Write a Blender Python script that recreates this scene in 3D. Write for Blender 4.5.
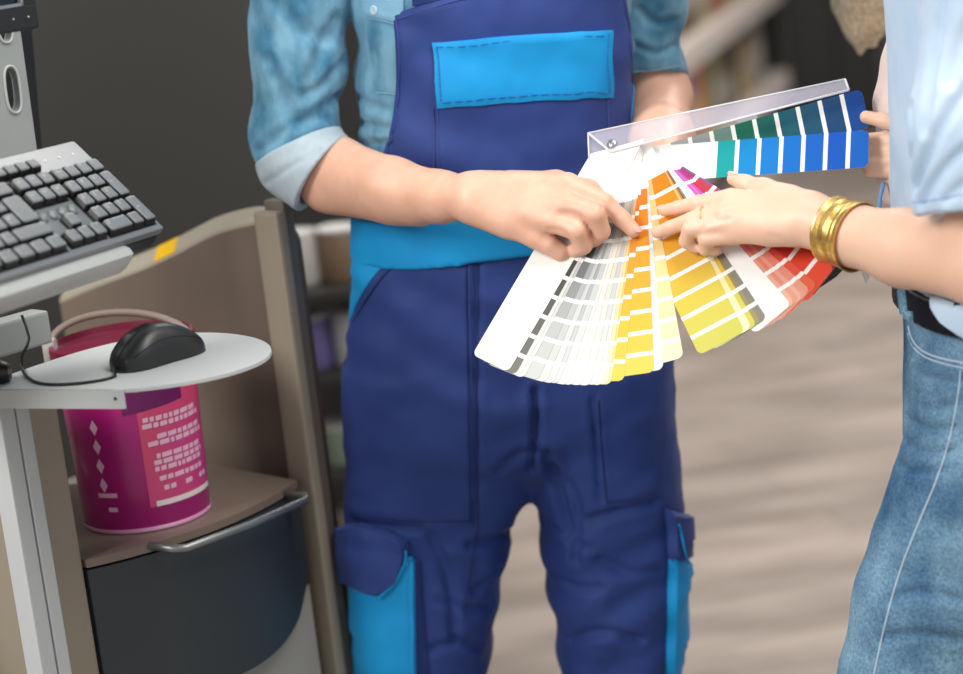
import bpy, bmesh, math, random
import numpy as np
from mathutils import Vector, Matrix
from mathutils.bvhtree import BVHTree

random.seed(4)
np.random.seed(4)
for o in list(bpy.data.objects):
    bpy.data.objects.remove(o)
scene = bpy.context.scene
COL = scene.collection

# ------------------------------------------------------------------ camera
FPX = 2200.0
PITCH, ROLL = math.radians(13), math.radians(6.5)
CAM = np.array([0.0, -2.45, 1.536])
DS = 2200 / 1800.0          # depths below are given for a 1800 px lens
_R0 = np.array([1.0, 0, 0])
_U0 = np.array([0, math.sin(PITCH), math.cos(PITCH)])
FW = np.array([0, math.cos(PITCH), -math.sin(PITCH)])
RT = _R0 * math.cos(ROLL) - _U0 * math.sin(ROLL)
UP = _R0 * math.sin(ROLL) + _U0 * math.cos(ROLL)
cd = bpy.data.cameras.new('camera')
cam = bpy.data.objects.new('camera', cd)
COL.objects.link(cam)
cd.sensor_width = 36
cd.lens = FPX / 963 * 36
cam.matrix_world = Matrix(((RT[0], UP[0], -FW[0], CAM[0]), (RT[1], UP[1], -FW[1], CAM[1]),
                           (RT[2], UP[2], -FW[2], CAM[2]), (0, 0, 0, 1)))
cd.clip_start = 0.05
cd.dof.use_dof = True
cd.dof.focus_distance = 2.315
cd.dof.aperture_fstop = 2.7
scene.camera = cam

# ------------------------------------------------------------------ light
w = bpy.data.worlds.new('world')
scene.world = w
w.use_nodes = True
w.node_tree.nodes['Background'].inputs[0].default_value = (0.95, 0.98, 1.0, 1)
w.node_tree.nodes['Background'].inputs[1].default_value = 0.46


def area(name, loc, target, size, power, color=(1, 1, 1), size_y=None):
    l = bpy.data.lights.new(name, 'AREA')
    l.energy = power
    l.color = color
    l.size = size
    if size_y:
        l.shape = 'RECTANGLE'
        l.size_y = size_y
    o = bpy.data.objects.new(name, l)
    COL.objects.link(o)
    o.location = loc
    o.rotation_euler = (Vector(target) - Vector(loc)).to_track_quat('-Z', 'Y').to_euler()
    return o


area('key_light', (-2.2, -1.9, 2.75), (0.1, -0.1, 1.05), 1.2, 74, (1.0, 0.98, 0.95), 1.2)
area('overhead_light', (0.9, -0.9, 3.2), (0.5, -0.2, 0.9), 0.8, 40, (1.0, 0.97, 0.93), 2.0)
area('overhead_light', (1.6, 4.6, 3.2), (1.4, 5.2, .6), 0.8, 42, (1.0, 0.97, 0.94), 2.0)  # added lamp, only there to brighten the far shelf rack
area('overhead_light', (1.0, 2.6, 3.2), (0.8, 2.6, 0), 1.2, 66, (1.0, 0.96, 0.92), 3.0)
vs = scene.view_settings
vs.view_transform = 'Standard'
vs.look = 'None'
vs.gamma = 1
vs.use_curve_mapping = False
vs.exposure = 0.45

# ------------------------------------------------------------------ pixel geometry helpers


def ray(px, py):
    return FW + RT * (px - 481.5) / FPX - UP * (py - 337.0) / FPX


def PD(px, py, D):
    return CAM + ray(px, py) * D * DS


def PY(px, py, Y):
    d = ray(px, py)
    return CAM + d * (Y - CAM[1]) / d[1]


def PZ(px, py, z):
    d = ray(px, py)
    return CAM + d * (z - CAM[2]) / d[2]


def PP(px, py, pt, n):
    d = ray(px, py)
    return CAM + d * (np.dot(np.array(pt) - CAM, n) / np.dot(d, n))


def depth(p):
    return float(np.dot(np.array(p) - CAM, FW)) / DS


def s2l(c):
    c = c / 255.0
    return c / 12.92 if c <= 0.04045 else ((c + 0.055) / 1.055) ** 2.4


def hx(h):
    h = h.lstrip('#')
    return tuple(s2l(int(h[i:i + 2], 16)) for i in (0, 2, 4)) + (1.0,)


# ------------------------------------------------------------------ materials
_m = {}


def mat(name, color, rough=0.5, metal=0.0, spec=0.5, bump=None, vary=None, sss=0.0, sheen=0.0, coat=0.0,
        alpha=1.0, trans=0.0, aniso=None, emit=None):
    """bump=(scale,strength,distance) ; vary=(scale, other colour, detail)"""
    if name in _m:
        return _m[name]
    m = bpy.data.materials.new(name)
    m.use_nodes = True
    nt = m.node_tree
    b = nt.nodes['Principled BSDF']
    col = hx(color) if isinstance(color, str) else color
    b.inputs['Base Color'].default_value = col
    b.inputs['Roughness'].default_value = rough
    b.inputs['Metallic'].default_value = metal
    b.inputs['Specular IOR Level'].default_value = spec
    b.inputs['Alpha'].default_value = alpha
    b.inputs['Transmission Weight'].default_value = trans
    b.inputs['Coat Weight'].default_value = coat
    if sss:
        b.inputs['Subsurface Weight'].default_value = sss
        b.inputs['Subsurface Radius'].default_value = (1.0, 0.35, 0.2)
        b.inputs['Subsurface Scale'].default_value = 0.006
    if sheen:
        b.inputs['Sheen Weight'].default_value = sheen
        b.inputs['Sheen Roughness'].default_value = 0.4
    if emit:
        b.inputs['Emission Color'].default_value = hx(emit[0])
        b.inputs['Emission Strength'].default_value = emit[1]
    tc = nt.nodes.new('ShaderNodeTexCoord')
    mp = nt.nodes.new('ShaderNodeMapping')
    nt.links.new(tc.outputs['Object'], mp.inputs[0])
    if aniso:
        mp.inputs['Scale'].default_value = aniso
    if vary:
        nz = nt.nodes.new('ShaderNodeTexNoise')
        nz.inputs['Scale'].default_value = vary[0]
        nz.inputs['Detail'].default_value = vary[2] if len(vary) > 2 else 4
        nt.links.new(mp.outputs[0], nz.inputs['Vector'])
        rp = nt.nodes.new('ShaderNodeValToRGB')
        rp.color_ramp.elements[0].position = 0.35
        rp.color_ramp.elements[1].position = 0.65
        rp.color_ramp.elements[0].color = col
        rp.color_ramp.elements[1].color = hx(vary[1]) if isinstance(vary[1], str) else vary[1]
        nt.links.new(nz.outputs[0], rp.inputs[0])
        nt.links.new(rp.outputs[0], b.inputs['Base Color'])
    if bump:
        nz = nt.nodes.new('ShaderNodeTexNoise')
        nz.inputs['Scale'].default_value = bump[0]
        nz.inputs['Detail'].default_value = 3
        nt.links.new(mp.outputs[0], nz.inputs['Vector'])
        bp = nt.nodes.new('ShaderNodeBump')
        bp.inputs['Strength'].default_value = bump[1]
        bp.inputs['Distance'].default_value = bump[2]
        nt.links.new(nz.outputs[0], bp.inputs['Height'])
        nt.links.new(bp.outputs[0], b.inputs['Normal'])
    _m[name] = m
    return m


# ------------------------------------------------------------------ mesh helpers
class MB:
    """collects shapes, links them as ONE mesh object"""

    def __init__(s):
        s.v, s.f, s.mi = [], [], []

    def add(s, v, f, mi=0):
        o = len(s.v)
        s.v += [tuple(map(float, x)) for x in v]
        s.f += [tuple(i + o for i in q) for q in f]
        s.mi += [mi] * len(f)
        return s

    def box(s, lo, hi, M=None, mi=0, bev=0.0):
        x0, y0, z0 = lo
        x1, y1, z1 = hi
        if bev > 0:
            bm = bmesh.new()
            bmesh.ops.create_cube(bm, size=1)
            for v in bm.verts:
                v.co = Vector((x0 + (v.co.x + .5) * (x1 - x0), y0 + (v.co.y + .5) * (y1 - y0), z0 + (v.co.z + .5) * (z1 - z0)))
            bmesh.ops.bevel(bm, geom=list(bm.edges), offset=bev, segments=2, profile=0.6, affect='EDGES')
            bm.verts.index_update()
            V = [v.co.copy() for v in bm.verts]
            Fc = [[v.index for v in f.verts] for f in bm.faces]
            bm.free()
        else:
            V = [(x, y, z) for z in (z0, z1) for y in (y0, y1) for x in (x0, x1)]
            Fc = [(0, 2, 3, 1), (4, 5, 7, 6), (0, 1, 5, 4), (2, 6, 7, 3), (0, 4, 6, 2), (1, 3, 7, 5)]
        if M is not None:
            V = [M @ Vector(v) for v in V]
        return s.add(V, Fc, mi)

    def prism(s, poly, ext, mi=0, cap=True):
        """poly: list of 3d points; ext: 3d vector"""
        n = len(poly)
        e = np.array(ext, float)
        P = [np.array(p, float) for p in poly]
        nn = np.zeros(3)
        for i in range(n):
            nn += np.cross(P[i] - P[0], P[(i + 1) % n] - P[0])
        if np.dot(nn, e) > 0:
            P = P[::-1]
        V = P + [p + e for p in P]
        Fc = [(i, i + n, (i + 1) % n + n, (i + 1) % n) for i in range(n)]
        if cap:
            Fc += [tuple(range(n)), tuple(range(2 * n - 1, n - 1, -1))]
        return s.add(V, Fc, mi)

    def tube(s, pts, r, seg=8, mi=0, closed=False):
        P = [np.array(p, float) for p in pts]
        n = len(P)
        R = r if hasattr(r, '__len__') else [r] * n
        V, Fc = [], []
        up = np.array([0.123, 0.2, 0.97])
        prev = None
        for i in range(n):
            a = P[(i - 1) % n] if (closed or i > 0) else P[i]
            b = P[(i + 1) % n] if (closed or i < n - 1) else P[i]
            t = b - a
            t /= (np.linalg.norm(t) + 1e-9)
            x = np.cross(t, up) if prev is None else prev - t * np.dot(prev, t)
            if np.linalg.norm(x) < 1e-4:
                x = np.cross(t, [1, 0, 0])
            x /= np.linalg.norm(x)
            prev = x
            y = np.cross(t, x)
            for k in range(seg):
                q = 2 * math.pi * k / seg
                V.append(P[i] + (x * math.cos(q) + y * math.sin(q)) * R[i])
        m = n if closed else n - 1
        for i in range(m):
            for k in range(seg):
                a0, a1 = i * seg + k, i * seg + (k + 1) % seg
                b0, b1 = ((i + 1) % n) * seg + k, ((i + 1) % n) * seg + (k + 1) % seg
                Fc.append((a0, a1, b1, b0))
        if not closed:
            Fc += [tuple(range(seg))[::-1], tuple((n - 1) * seg + k for k in range(seg))]
        return s.add(V, Fc, mi)

    def lathe(s, prof, seg=32, M=None, mi=0, cap=True):
        V, Fc = [], []
        n = len(prof)
        for (r, z) in prof:
            for k in range(seg):
                q = 2 * math.pi * k / seg
                V.append(Vector((r * math.cos(q), r * math.sin(q), z)))
        for i in range(n - 1):
            for k in range(seg):
                Fc.append((i * seg + k, i * seg + (k + 1) % seg, (i + 1) * seg + (k + 1) % seg, (i + 1) * seg + k))
        if cap:
            Fc += [tuple(range(seg))[::-1], tuple((n - 1) * seg + k for k in range(seg))]
        if M is not None:
            V = [M @ v for v in V]
        return s.add(V, Fc, mi)

    def build(s, name, mats, parent=None, smooth=False, angle=None):
        me = bpy.data.meshes.new(name)
        me.from_pydata(s.v, [], s.f)
        if not isinstance(mats, (list, tuple)):
            mats = [mats]
        for m in mats:
            me.materials.append(m)
        me.polygons.foreach_set('material_index', s.mi)
        bm = bmesh.new()
        bm.from_mesh(me)
        bmesh.ops.recalc_face_normals(bm, faces=bm.faces)
        bm.to_mesh(me)
        bm.free()
        if smooth:
            me.polygons.foreach_set('use_smooth', [True] * len(me.polygons))
            if angle:
                me.set_sharp_from_angle(angle=math.radians(angle))
        o = bpy.data.objects.new(name, me)
        COL.objects.link(o)
        par(o, parent)
        return o


def par(o, parent):
    if parent is not None:
        o.parent = parent
        o.matrix_parent_inverse = mw(parent).inverted()


def mw(o):
    m = o.matrix_basis
    if o.parent:
        m = mw(o.parent) @ o.matrix_parent_inverse @ m
    return m


def thing(name, label, cat, loc=(0, 0, 0), group=None, M=None):
    o = bpy.data.objects.new(name, None)
    COL.objects.link(o)
    if M is not None:
        o.matrix_world = M
        o.matrix_basis = M
    else:
        o.location = Vector(loc)
        o.matrix_basis = Matrix.Translation(Vector(loc))
    o.empty_display_size = 0.05
    return tag(o, label, cat, group)


def tag(o, label, cat, group=None):
    o['label'] = label
    o['category'] = cat
    if group:
        o['group'] = group
    return o


def rebase(o, loc):
    """put the origin of a world-space mesh at loc without moving it"""
    o.data.transform(Matrix.Translation(-Vector(loc)))
    o.location = Vector(loc)
    o.matrix_basis = Matrix.Translation(Vector(loc))
    return o


def structure(o):
    o['kind'] = 'structure'
    return o


def basis(loc, x, y, z):
    return Matrix(((x[0], y[0], z[0], loc[0]), (x[1], y[1], z[1], loc[1]), (x[2], y[2], z[2], loc[2]), (0, 0, 0, 1)))


# ------------------------------------------------------------------ noise and signed-distance bodies
def vnoise(p, seed=0):
    i = np.floor(p).astype(np.int64)
    f = p - i
    f = f * f * (3 - 2 * f)

    def h(ix, iy, iz):
        n = (ix * 374761393 + iy * 668265263 + iz * 2147483647 + seed * 144665) & 0x7fffffff
        n = ((n ^ (n >> 13)) * 1274126177) & 0x7fffffff
        return ((n ^ (n >> 16)) & 0xffff) / 32767.5 - 1
    r = 0
    for a in (0, 1):
        for b in (0, 1):
            for c in (0, 1):
                wgt = (f[:, 0] if a else 1 - f[:, 0]) * (f[:, 1] if b else 1 - f[:, 1]) * (f[:, 2] if c else 1 - f[:, 2])
                r = r + wgt * h(i[:, 0] + a, i[:, 1] + b, i[:, 2] + c)
    return r


def smin(a, b, k):
    if k <= 0:
        return np.minimum(a, b)
    h = np.clip(.5 + .5 * (b - a) / k, 0, 1)
    return b * (1 - h) + a * h - k * h * (1 - h)


class SDF:
    def __init__(s):
        s.pr = []
        s.lo = np.array([9.0] * 3)
        s.hi = -s.lo

    def _bb(s, p, r):
        s.lo = np.minimum(s.lo, np.array(p) - r)
        s.hi = np.maximum(s.hi, np.array(p) + r)

    def cone(s, a, b, r1, r2, k=.008, op='u', bb=True):
        a, b = np.array(a, float), np.array(b, float)
        if op == 'u' and bb:
            s._bb(a, r1)
            s._bb(b, r2)
        s.pr.append((op, 'c', (a, b, r1, r2), k))
        return s

    def chain(s, pts, k=.006, op='u', **kw):
        """pts: [(xyz, r), ...]"""
        for i in range(len(pts) - 1):
            s.cone(pts[i][0], pts[i + 1][0], pts[i][1], pts[i + 1][1], k, op, **kw)
        return s

    def ell(s, c, M, rad, k=.01, op='u'):
        """ellipsoid, M rows = axes"""
        if op == 'u':
            s._bb(c, max(rad))
        s.pr.append((op, 'e', (np.array(c, float), np.array(M, float), np.array(rad, float)), k))
        return s

    def col(s, rows, k=.02, n=2.3, op='u', zlo=None, zhi=None):
        """rows: (x,y,z,rx,ry)"""
        T = np.array(sorted(rows, key=lambda r: r[2]), float)
        zz = np.linspace(T[0, 2], T[-1, 2], 160)
        D = np.stack([np.interp(zz, T[:, 2], T[:, j]) for j in (0, 1, 3, 4)], 1)
        K = np.ones(9) / 9
        Dp = np.pad(D, ((4, 4), (0, 0)), mode='edge')
        D = np.stack([np.convolve(Dp[:, j], K, 'valid') for j in range(4)], 1)
        z0 = T[0, 2] if zlo is None else zlo
        z1 = T[-1, 2] if zhi is None else zhi
        if op == 'u':
            for q in D:
                s._bb((q[0], q[1], z0), max(q[2], q[3]))
            s.hi[2] = max(s.hi[2], z1 + .01)
        s.pr.append((op, 'k', (zz, D, z0, z1, n), k))
        return s

    def cut(s, pt, nrm, k=.0):
        nrm = np.array(nrm, float)
        s.pr.append(('i', 'p', (np.array(pt, float), nrm / np.linalg.norm(nrm)), k))
        return s

    def _d(s, kind, q, p):
        if kind == 'c':
            a, b, r1, r2 = q
            ba = b - a
            L = max(np.dot(ba, ba), 1e-12)
            t = np.clip((p - a) @ ba / L, 0, 1)
            v = p - a - t[:, None] * ba
            return np.sqrt((v * v).sum(1)) - (r1 + (r2 - r1) * t)
        if kind == 'e':
            c, M, rad = q
            l = ((p - c) @ M.T) / rad
            n1 = np.sqrt((l * l).sum(1))
            l2 = l / rad
            n2 = np.sqrt((l2 * l2).sum(1)) + 1e-9
            return n1 * (n1 - 1) / n2
        if kind == 'k':
            zz, D, z0, z1, n = q
            z = p[:, 2]
            cx, cy, rx, ry = [np.interp(z, zz, D[:, j]) for j in range(4)]
            u = np.abs(p[:, 0] - cx) / rx
            v = np.abs(p[:, 1] - cy) / ry
            kk = (u ** n + v ** n) ** (1 / n)
            d = (kk - 1) * np.minimum(rx, ry)
            return np.maximum(np.maximum(d, z - z1), z0 - z)
        if kind == 'p':
            return (p - q[0]) @ q[1]

    def ev(s, p, cull=True):
        d = np.full(len(p), .5)
        if len(p) == 0:
            return d
        c = (p.min(0) + p.max(0)) / 2
        R = np.linalg.norm(p.max(0) - p.min(0)) / 2
        for op, kind, q, k in s.pr:
            if kind == 'c' and cull:
                if s._d('c', q, c[None])[0] - R > .07:
                    continue
            e = s._d(kind, q, p)
            if op == 'u':
                d = smin(d, e, k)
            elif op == 's':
                d = -smin(-d, e, k)
            else:
                d = -smin(-d, -e, k)
        return d

    def mesh(s, h, disp=None, lo=None, hi=None):
        lo = s.lo - 3 * h if lo is None else np.array(lo, float)
        hi = s.hi + 3 * h if hi is None else np.array(hi, float)
        B = 6
        nc = np.ceil((hi - lo) / (B * h)).astype(int) + 1
        G = np.stack(np.meshgrid(*[np.arange(n) for n in nc], indexing='ij'), -1).reshape(-1, 3)
        cc = lo + (G * B + (B - 1) / 2) * h
        dc = np.concatenate([s.ev(x) for x in np.array_split(cc, max(1, len(cc) // 1500))])
        val = np.repeat(np.repeat(np.repeat(dc.reshape(nc), B, 0), B, 1), B, 2).astype(np.float32)
        act = G[np.abs(dc) < B * h * 1.25 + .012]
        off = np.stack(np.meshgrid(*[np.arange(B)] * 3, indexing='ij'), -1).reshape(-1, 3)
        for ch in np.array_split(act, max(1, len(act) // 60)):
            ii = (ch[:, None, :] * B + off[None]).reshape(-1, 3)
            pp = lo + ii * h
            d = s.ev(pp)
            if disp is not None:
                d = d - disp(pp)
            val[ii[:, 0], ii[:, 1], ii[:, 2]] = d
        return surface_nets(val, lo, h)


def surface_nets(val, lo, h):
    sg = val < 0
    n = np.array(val.shape)
    c = np.zeros(n - 1, np.int8)
    for a in (0, 1):
        for b in (0, 1):
            for e in (0, 1):
                c += sg[a:n[0] - 1 + a, b:n[1] - 1 + b, e:n[2] - 1 + e]
    I = np.argwhere((c > 0) & (c < 8))
    cs = [(a, b, e) for a in (0, 1) for b in (0, 1) for e in (0, 1)]
    V8 = np.stack([val[I[:, 0] + a, I[:, 1] + b, I[:, 2] + e] for a, b, e in cs], 1)
    acc = np.zeros((len(I), 3))
    cnt = np.zeros(len(I))
    for i in range(8):
        for j in range(i + 1, 8):
            df = [cs[j][k] - cs[i][k] for k in range(3)]
            if sum(map(abs, df)) != 1:
                continue
            a, b = V8[:, i], V8[:, j]
            m = (a < 0) != (b < 0)
            t = np.where(m, a / np.where(m, a - b, 1), 0)
            P = np.array(cs[i])[None] + t[:, None] * np.array(df)[None]
            acc += P * m[:, None]
            cnt += m
    verts = lo + (I + acc / cnt[:, None]) * h
    idx = np.full(n - 1, -1, np.int32)
    idx[I[:, 0], I[:, 1], I[:, 2]] = np.arange(len(I))
    faces = []
    for ax in range(3):
        u, v = [(1, 2), (2, 0), (0, 1)][ax]
        sl0 = [slice(None)] * 3
        sl1 = [slice(None)] * 3
        sl0[ax] = slice(0, -1)
        sl1[ax] = slice(1, None)
        d = sg[tuple(sl0)].astype(np.int8) - sg[tuple(sl1)].astype(np.int8)
        E = np.argwhere(d != 0)
        sign = d[E[:, 0], E[:, 1], E[:, 2]]
        ok = (E[:, u] > 0) & (E[:, v] > 0) & (E[:, u] < n[u] - 1) & (E[:, v] < n[v] - 1)
        E, sign = E[ok], sign[ok]
        q = []
        for du, dv in ((-1, -1), (0, -1), (0, 0), (-1, 0)):
            e = E.copy()
            e[:, u] += du
            e[:, v] += dv
            q.append(idx[e[:, 0], e[:, 1], e[:, 2]])
        q = np.stack(q, 1)
        q[sign < 0] = q[sign < 0][:, ::-1]
        faces.append(q)
    faces = np.concatenate(faces)
    faces = faces[(faces >= 0).all(1)]
    return verts, faces


def vnormals(v, f):
    a, b, c, d = v[f[:, 0]], v[f[:, 1]], v[f[:, 2]], v[f[:, 3]]
    fn = np.cross(c - a, d - b)
    n = np.zeros_like(v)
    for j in range(4):
        np.add.at(n, f[:, j], fn)
    return n / (np.linalg.norm(n, axis=1)[:, None] + 1e-12)


def segdist(v, pts):
    best = np.full(len(v), 9.0)
    for a, b in zip(pts[:-1], pts[1:]):
        a, b = np.array(a), np.array(b)
        ba = b - a
        t = np.clip((v - a) @ ba / max(np.dot(ba, ba), 1e-12), 0, 1)
        best = np.minimum(best, np.linalg.norm(v - a - t[:, None] * ba, axis=1))
    return best


def qmesh(name, v, f, m, parent=None):
    me = bpy.data.meshes.new(name)
    me.vertices.add(len(v))
    me.vertices.foreach_set('co', np.asarray(v, np.float32).ravel())
    me.loops.add(len(f) * 4)
    me.loops.foreach_set('vertex_index', np.asarray(f, np.int32).ravel())
    me.polygons.add(len(f))
    me.polygons.foreach_set('loop_start', np.arange(0, len(f) * 4, 4, dtype=np.int32))
    me.polygons.foreach_set('loop_total', np.full(len(f), 4, np.int32))
    me.update()
    me.validate()
    me.polygons.foreach_set('use_smooth', [True] * len(me.polygons))
    me.materials.append(m)
    o = bpy.data.objects.new(name, me)
    COL.objects.link(o)
    par(o, parent)
    return o


class Surf:
    """a finished surface one can lay patches, seams and creases on"""

    def __init__(s, v, f):
        s.v, s.f = v, f
        s.n = vnormals(v, f)
        s.bvh = BVHTree.FromPolygons([Vector(x) for x in v], [tuple(int(i) for i in q) for q in f])

    def hit(s, px, py, Y=0.1):
        d = Vector(ray(px, py)).normalized()
        loc, nrm, i, _ = s.bvh.ray_cast(Vector(CAM), d)
        if loc is None:
            loc, nrm, i, _ = s.bvh.find_nearest(Vector(PY(px, py, Y)))
        q = s.f[i]
        n = s.n[q].mean(0)
        return np.array(loc), n / np.linalg.norm(n)


def dense(pts, n):
    """resample a pixel polyline to n points (smoothed)"""
    P = np.array(pts, float)
    if len(P) > 2:
        for _ in range(2):
            Q = [P[0]]
            for a, b in zip(P[:-1], P[1:]):
                Q += [a * .75 + b * .25, a * .25 + b * .75]
            P = np.array(Q + [P[-1]])
    s = np.concatenate([[0], np.cumsum(np.linalg.norm(np.diff(P, axis=0), axis=1))])
    t = np.linspace(0, s[-1], n)
    return np.stack([np.interp(t, s, P[:, j]) for j in range(2)], 1)


def folds(sf, lst, Y=0.1):
    """lst: (pixel polyline, width, amp): a crease with soft ridges beside it"""
    v = sf.v.copy()
    for pts, wd, amp in lst:
        P = [sf.hit(x, y, Y)[0] for x, y in dense(pts, 14)]
        d = segdist(sf.v, P) / wd
        g = np.exp(-d * d)
        v -= sf.n * (amp * g * (1 - 1.1 * d * d))[:, None]
    return Surf(v, sf.f)


def patch(name, sf, m, parent, top, bottom, thick=.002, nu=24, nv=16, left=None, right=None, Y=0.1, lift=0.0, edge=.5, bulge=0.0):
    """cloth patch: Coons surface in pixels between the top and bottom curve, dropped on the surface, given thickness"""
    T, Bt = dense(top, nu), dense(bottom, nu)
    Lf = dense(left, nv) if left else np.stack([T[0] + (Bt[0] - T[0]) * t for t in np.linspace(0, 1, nv)])
    Rg = dense(right, nv) if right else np.stack([T[-1] + (Bt[-1] - T[-1]) * t for t in np.linspace(0, 1, nv)])
    P = np.zeros((nv, nu, 3))
    N = np.zeros((nv, nu, 3))
    for j in range(nv):
        b = j / (nv - 1)
        for i in range(nu):
            a = i / (nu - 1)
            q = (1 - b) * T[i] + b * Bt[i] + (1 - a) * Lf[j] + a * Rg[j] - (
                (1 - a) * (1 - b) * T[0] + a * (1 - b) * T[-1] + (1 - a) * b * Bt[0] + a * b * Bt[-1])
            P[j, i], N[j, i] = sf.hit(q[0], q[1], Y)
    K = N.copy()
    for _ in range(3):
        K[1:-1, 1:-1] = (K[:-2, 1:-1] + K[2:, 1:-1] + K[1:-1, :-2] + K[1:-1, 2:] + K[1:-1, 1:-1]) / 5
    K /= np.linalg.norm(K, axis=2)[..., None]
    ee = np.ones((nv, nu))
    ee[0] = ee[-1] = edge
    ee[:, 0] = ee[:, -1] = edge
    bb = np.sin(np.linspace(0, np.pi, nv))[:, None] * np.sin(np.linspace(0, np.pi, nu))[None]
    cr_ = (vnoise(P.reshape(-1, 3) * np.array([16, 16, 22]) + 3.3, 61) * .0016 + vnoise(P.reshape(-1, 3) * np.array([38, 38, 26]), 63) * .0008).reshape(nv, nu) * (ee >= 1)
    if thick < .003:
        cr_ = cr_ * .3
    top3 = P + K * (lift + thick * ee + bulge * bb + cr_)[..., None]
    bot3 = P - K * .0015
    V = np.concatenate([top3.reshape(-1, 3), bot3.reshape(-1, 3)])
    n = nv * nu
    Fq = []
    for j in range(nv - 1):
        for i in range(nu - 1):
            a = j * nu + i
            Fq.append((a, a + nu, a + nu + 1, a + 1))
            Fq.append((n + a, n + a + 1, n + a + nu + 1, n + a + nu))
    rim = [i for i in range(nu)] + [j * nu + nu - 1 for j in range(1, nv)] + [(nv - 1) * nu + i for i in range(nu - 2, -1, -1)] + [j * nu for j in range(nv - 2, 0, -1)]
    for a, b in zip(rim, rim[1:] + rim[:1]):
        Fq.append((a, b, n + b, n + a))
    mb = MB().add(V, Fq)
    o = mb.build(name, m, parent, smooth=True, angle=50)
    return o


def stitch(mb, sf, pts, r=.0007, lift=.0006, n=30, dash=None, Y=0.1):
    D = dense(pts, n)
    L = []
    for x, y in D:
        p, q = sf.hit(x, y, Y)
        L.append(p + q * lift)
    if dash:
        for i in range(0, len(L) - dash, dash + 1):
            mb.tube(L[i:i + dash + 1], r, 5)
    else:
        mb.tube(L, r, 6)
    return mb


def dirpx(dx, dy):
    return RT * dx - UP * dy


# ------------------------------------------------------------------ the setting
floor_m = bpy.data.materials.new('floor_boards')
floor_m.use_nodes = True
nt = floor_m.node_tree
b = nt.nodes['Principled BSDF']
tc = nt.nodes.new('ShaderNodeTexCoord')
mp = nt.nodes.new('ShaderNodeMapping')
mp.inputs['Rotation'].default_value = (0, 0, math.radians(-14))
nt.links.new(tc.outputs['Object'], mp.inputs[0])
bk = nt.nodes.new('ShaderNodeTexBrick')
bk.inputs['Scale'].default_value = 1.0
bk.inputs['Brick Width'].default_value = 1.2
bk.inputs['Row Height'].default_value = 0.16
bk.inputs['Mortar Size'].default_value = 0.004
bk.inputs['Color1'].default_value = hx('a5968b')
bk.inputs['Color2'].default_value = hx('988b82')
bk.inputs['Mortar'].default_value = hx('8a7d74')
nt.links.new(mp.outputs[0], bk.inputs['Vector'])
nz = nt.nodes.new('ShaderNodeTexNoise')
mp2 = nt.nodes.new('ShaderNodeMapping')
mp2.inputs['Rotation'].default_value = (0, 0, math.radians(-14))
mp2.inputs['Scale'].default_value = (2.2, 8, 1)
nt.links.new(tc.outputs['Object'], mp2.inputs[0])
nt.links.new(mp2.outputs[0], nz.inputs['Vector'])
nz.inputs['Scale'].default_value = 1.0
nz.inputs['Detail'].default_value = 4
rp = nt.nodes.new('ShaderNodeValToRGB')
rp.color_ramp.elements[0].position = 0.36
rp.color_ramp.elements[1].position = 0.62
rp.color_ramp.elements[0].color = hx('c2c0bd')
rp.color_ramp.elements[1].color = (1, 1, 1, 1)
nt.links.new(nz.outputs[0], rp.inputs[0])
mx = nt.nodes.new('ShaderNodeMixRGB')
mx.blend_type = 'MULTIPLY'
mx.inputs[0].default_value = 0.85
nt.links.new(bk.outputs[0], mx.inputs[1])
nt.links.new(rp.outputs[0], mx.inputs[2])
nt.links.new(mx.outputs[0], b.inputs['Base Color'])
b.inputs['Roughness'].default_value = 0.45
structure(MB().box((-4, -4, -.1), (6, 8.2, 0)).build('floor', floor_m))
structure(MB().box((-4, 8.0, 0), (6, 8.1, 3.4)).build('wall_back', mat('wall_paint_dark', '4c4a48', 0.7)))
structure(MB().box((-4.1, -4, 0), (-4, 8.0, 3.4)).build('wall_left', mat('wall_paint_grey', '6a6864', 0.7)))

# ------------------------------------------------------------------ paint mixing cabinet (left)
AZ = math.radians(45)
MU = np.array([math.cos(AZ), math.sin(AZ), 0])
MV = np.array([math.sin(AZ), -math.cos(AZ), 0])
MZ = np.array([0, 0, 1.0])
MO = PD(85, 560, 1.95)
SHZ = MO[2]
MO[2] = 0


def L(u, v, z):
    return MO + MU * u + MV * v + MZ * z


def toL(p):
    d = np.array(p) - MO
    return np.array([d @ MU, d @ MV, d[2]])


def Lv(px, py, v):
    return toL(PP(px, py, L(0, v, 0), MV))


def Lz(px, py, z):
    return toL(PZ(px, py, z))


def Lu(px, py, u):
    return toL(PP(px, py, L(u, 0, 0), MU))


LM = basis(MO, MU, -MV, MZ)      # local box axes: x = along the front, y = into the cabinet, z = up

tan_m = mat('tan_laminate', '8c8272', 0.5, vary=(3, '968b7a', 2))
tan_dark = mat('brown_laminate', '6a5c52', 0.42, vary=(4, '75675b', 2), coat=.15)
tan_edge = mat('pale_edge_band', 'a39a8a', 0.5)
slate_m = mat('slate_panel', '2c3235', 0.42)
grey_base = mat('light_grey_base', '9c988f', 0.5)
white_met = mat('white_powder_metal', 'b9bcbc', 0.42)
black_pl = mat('black_plastic', '101010', 0.35)
steel = mat('brushed_steel', '8b8d8e', 0.35, metal=0.8)
hous_m = mat('dark_grey_housing', '3d3c38', 0.42)

cab = thing('paint_mixing_cabinet', 'tan and slate paint mixing cabinet with open shelf and curved drawer, under dark grey housing', 'cabinet', MO)
WR = Lv(295, 465, 0)[0]          # inner right wall
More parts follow.
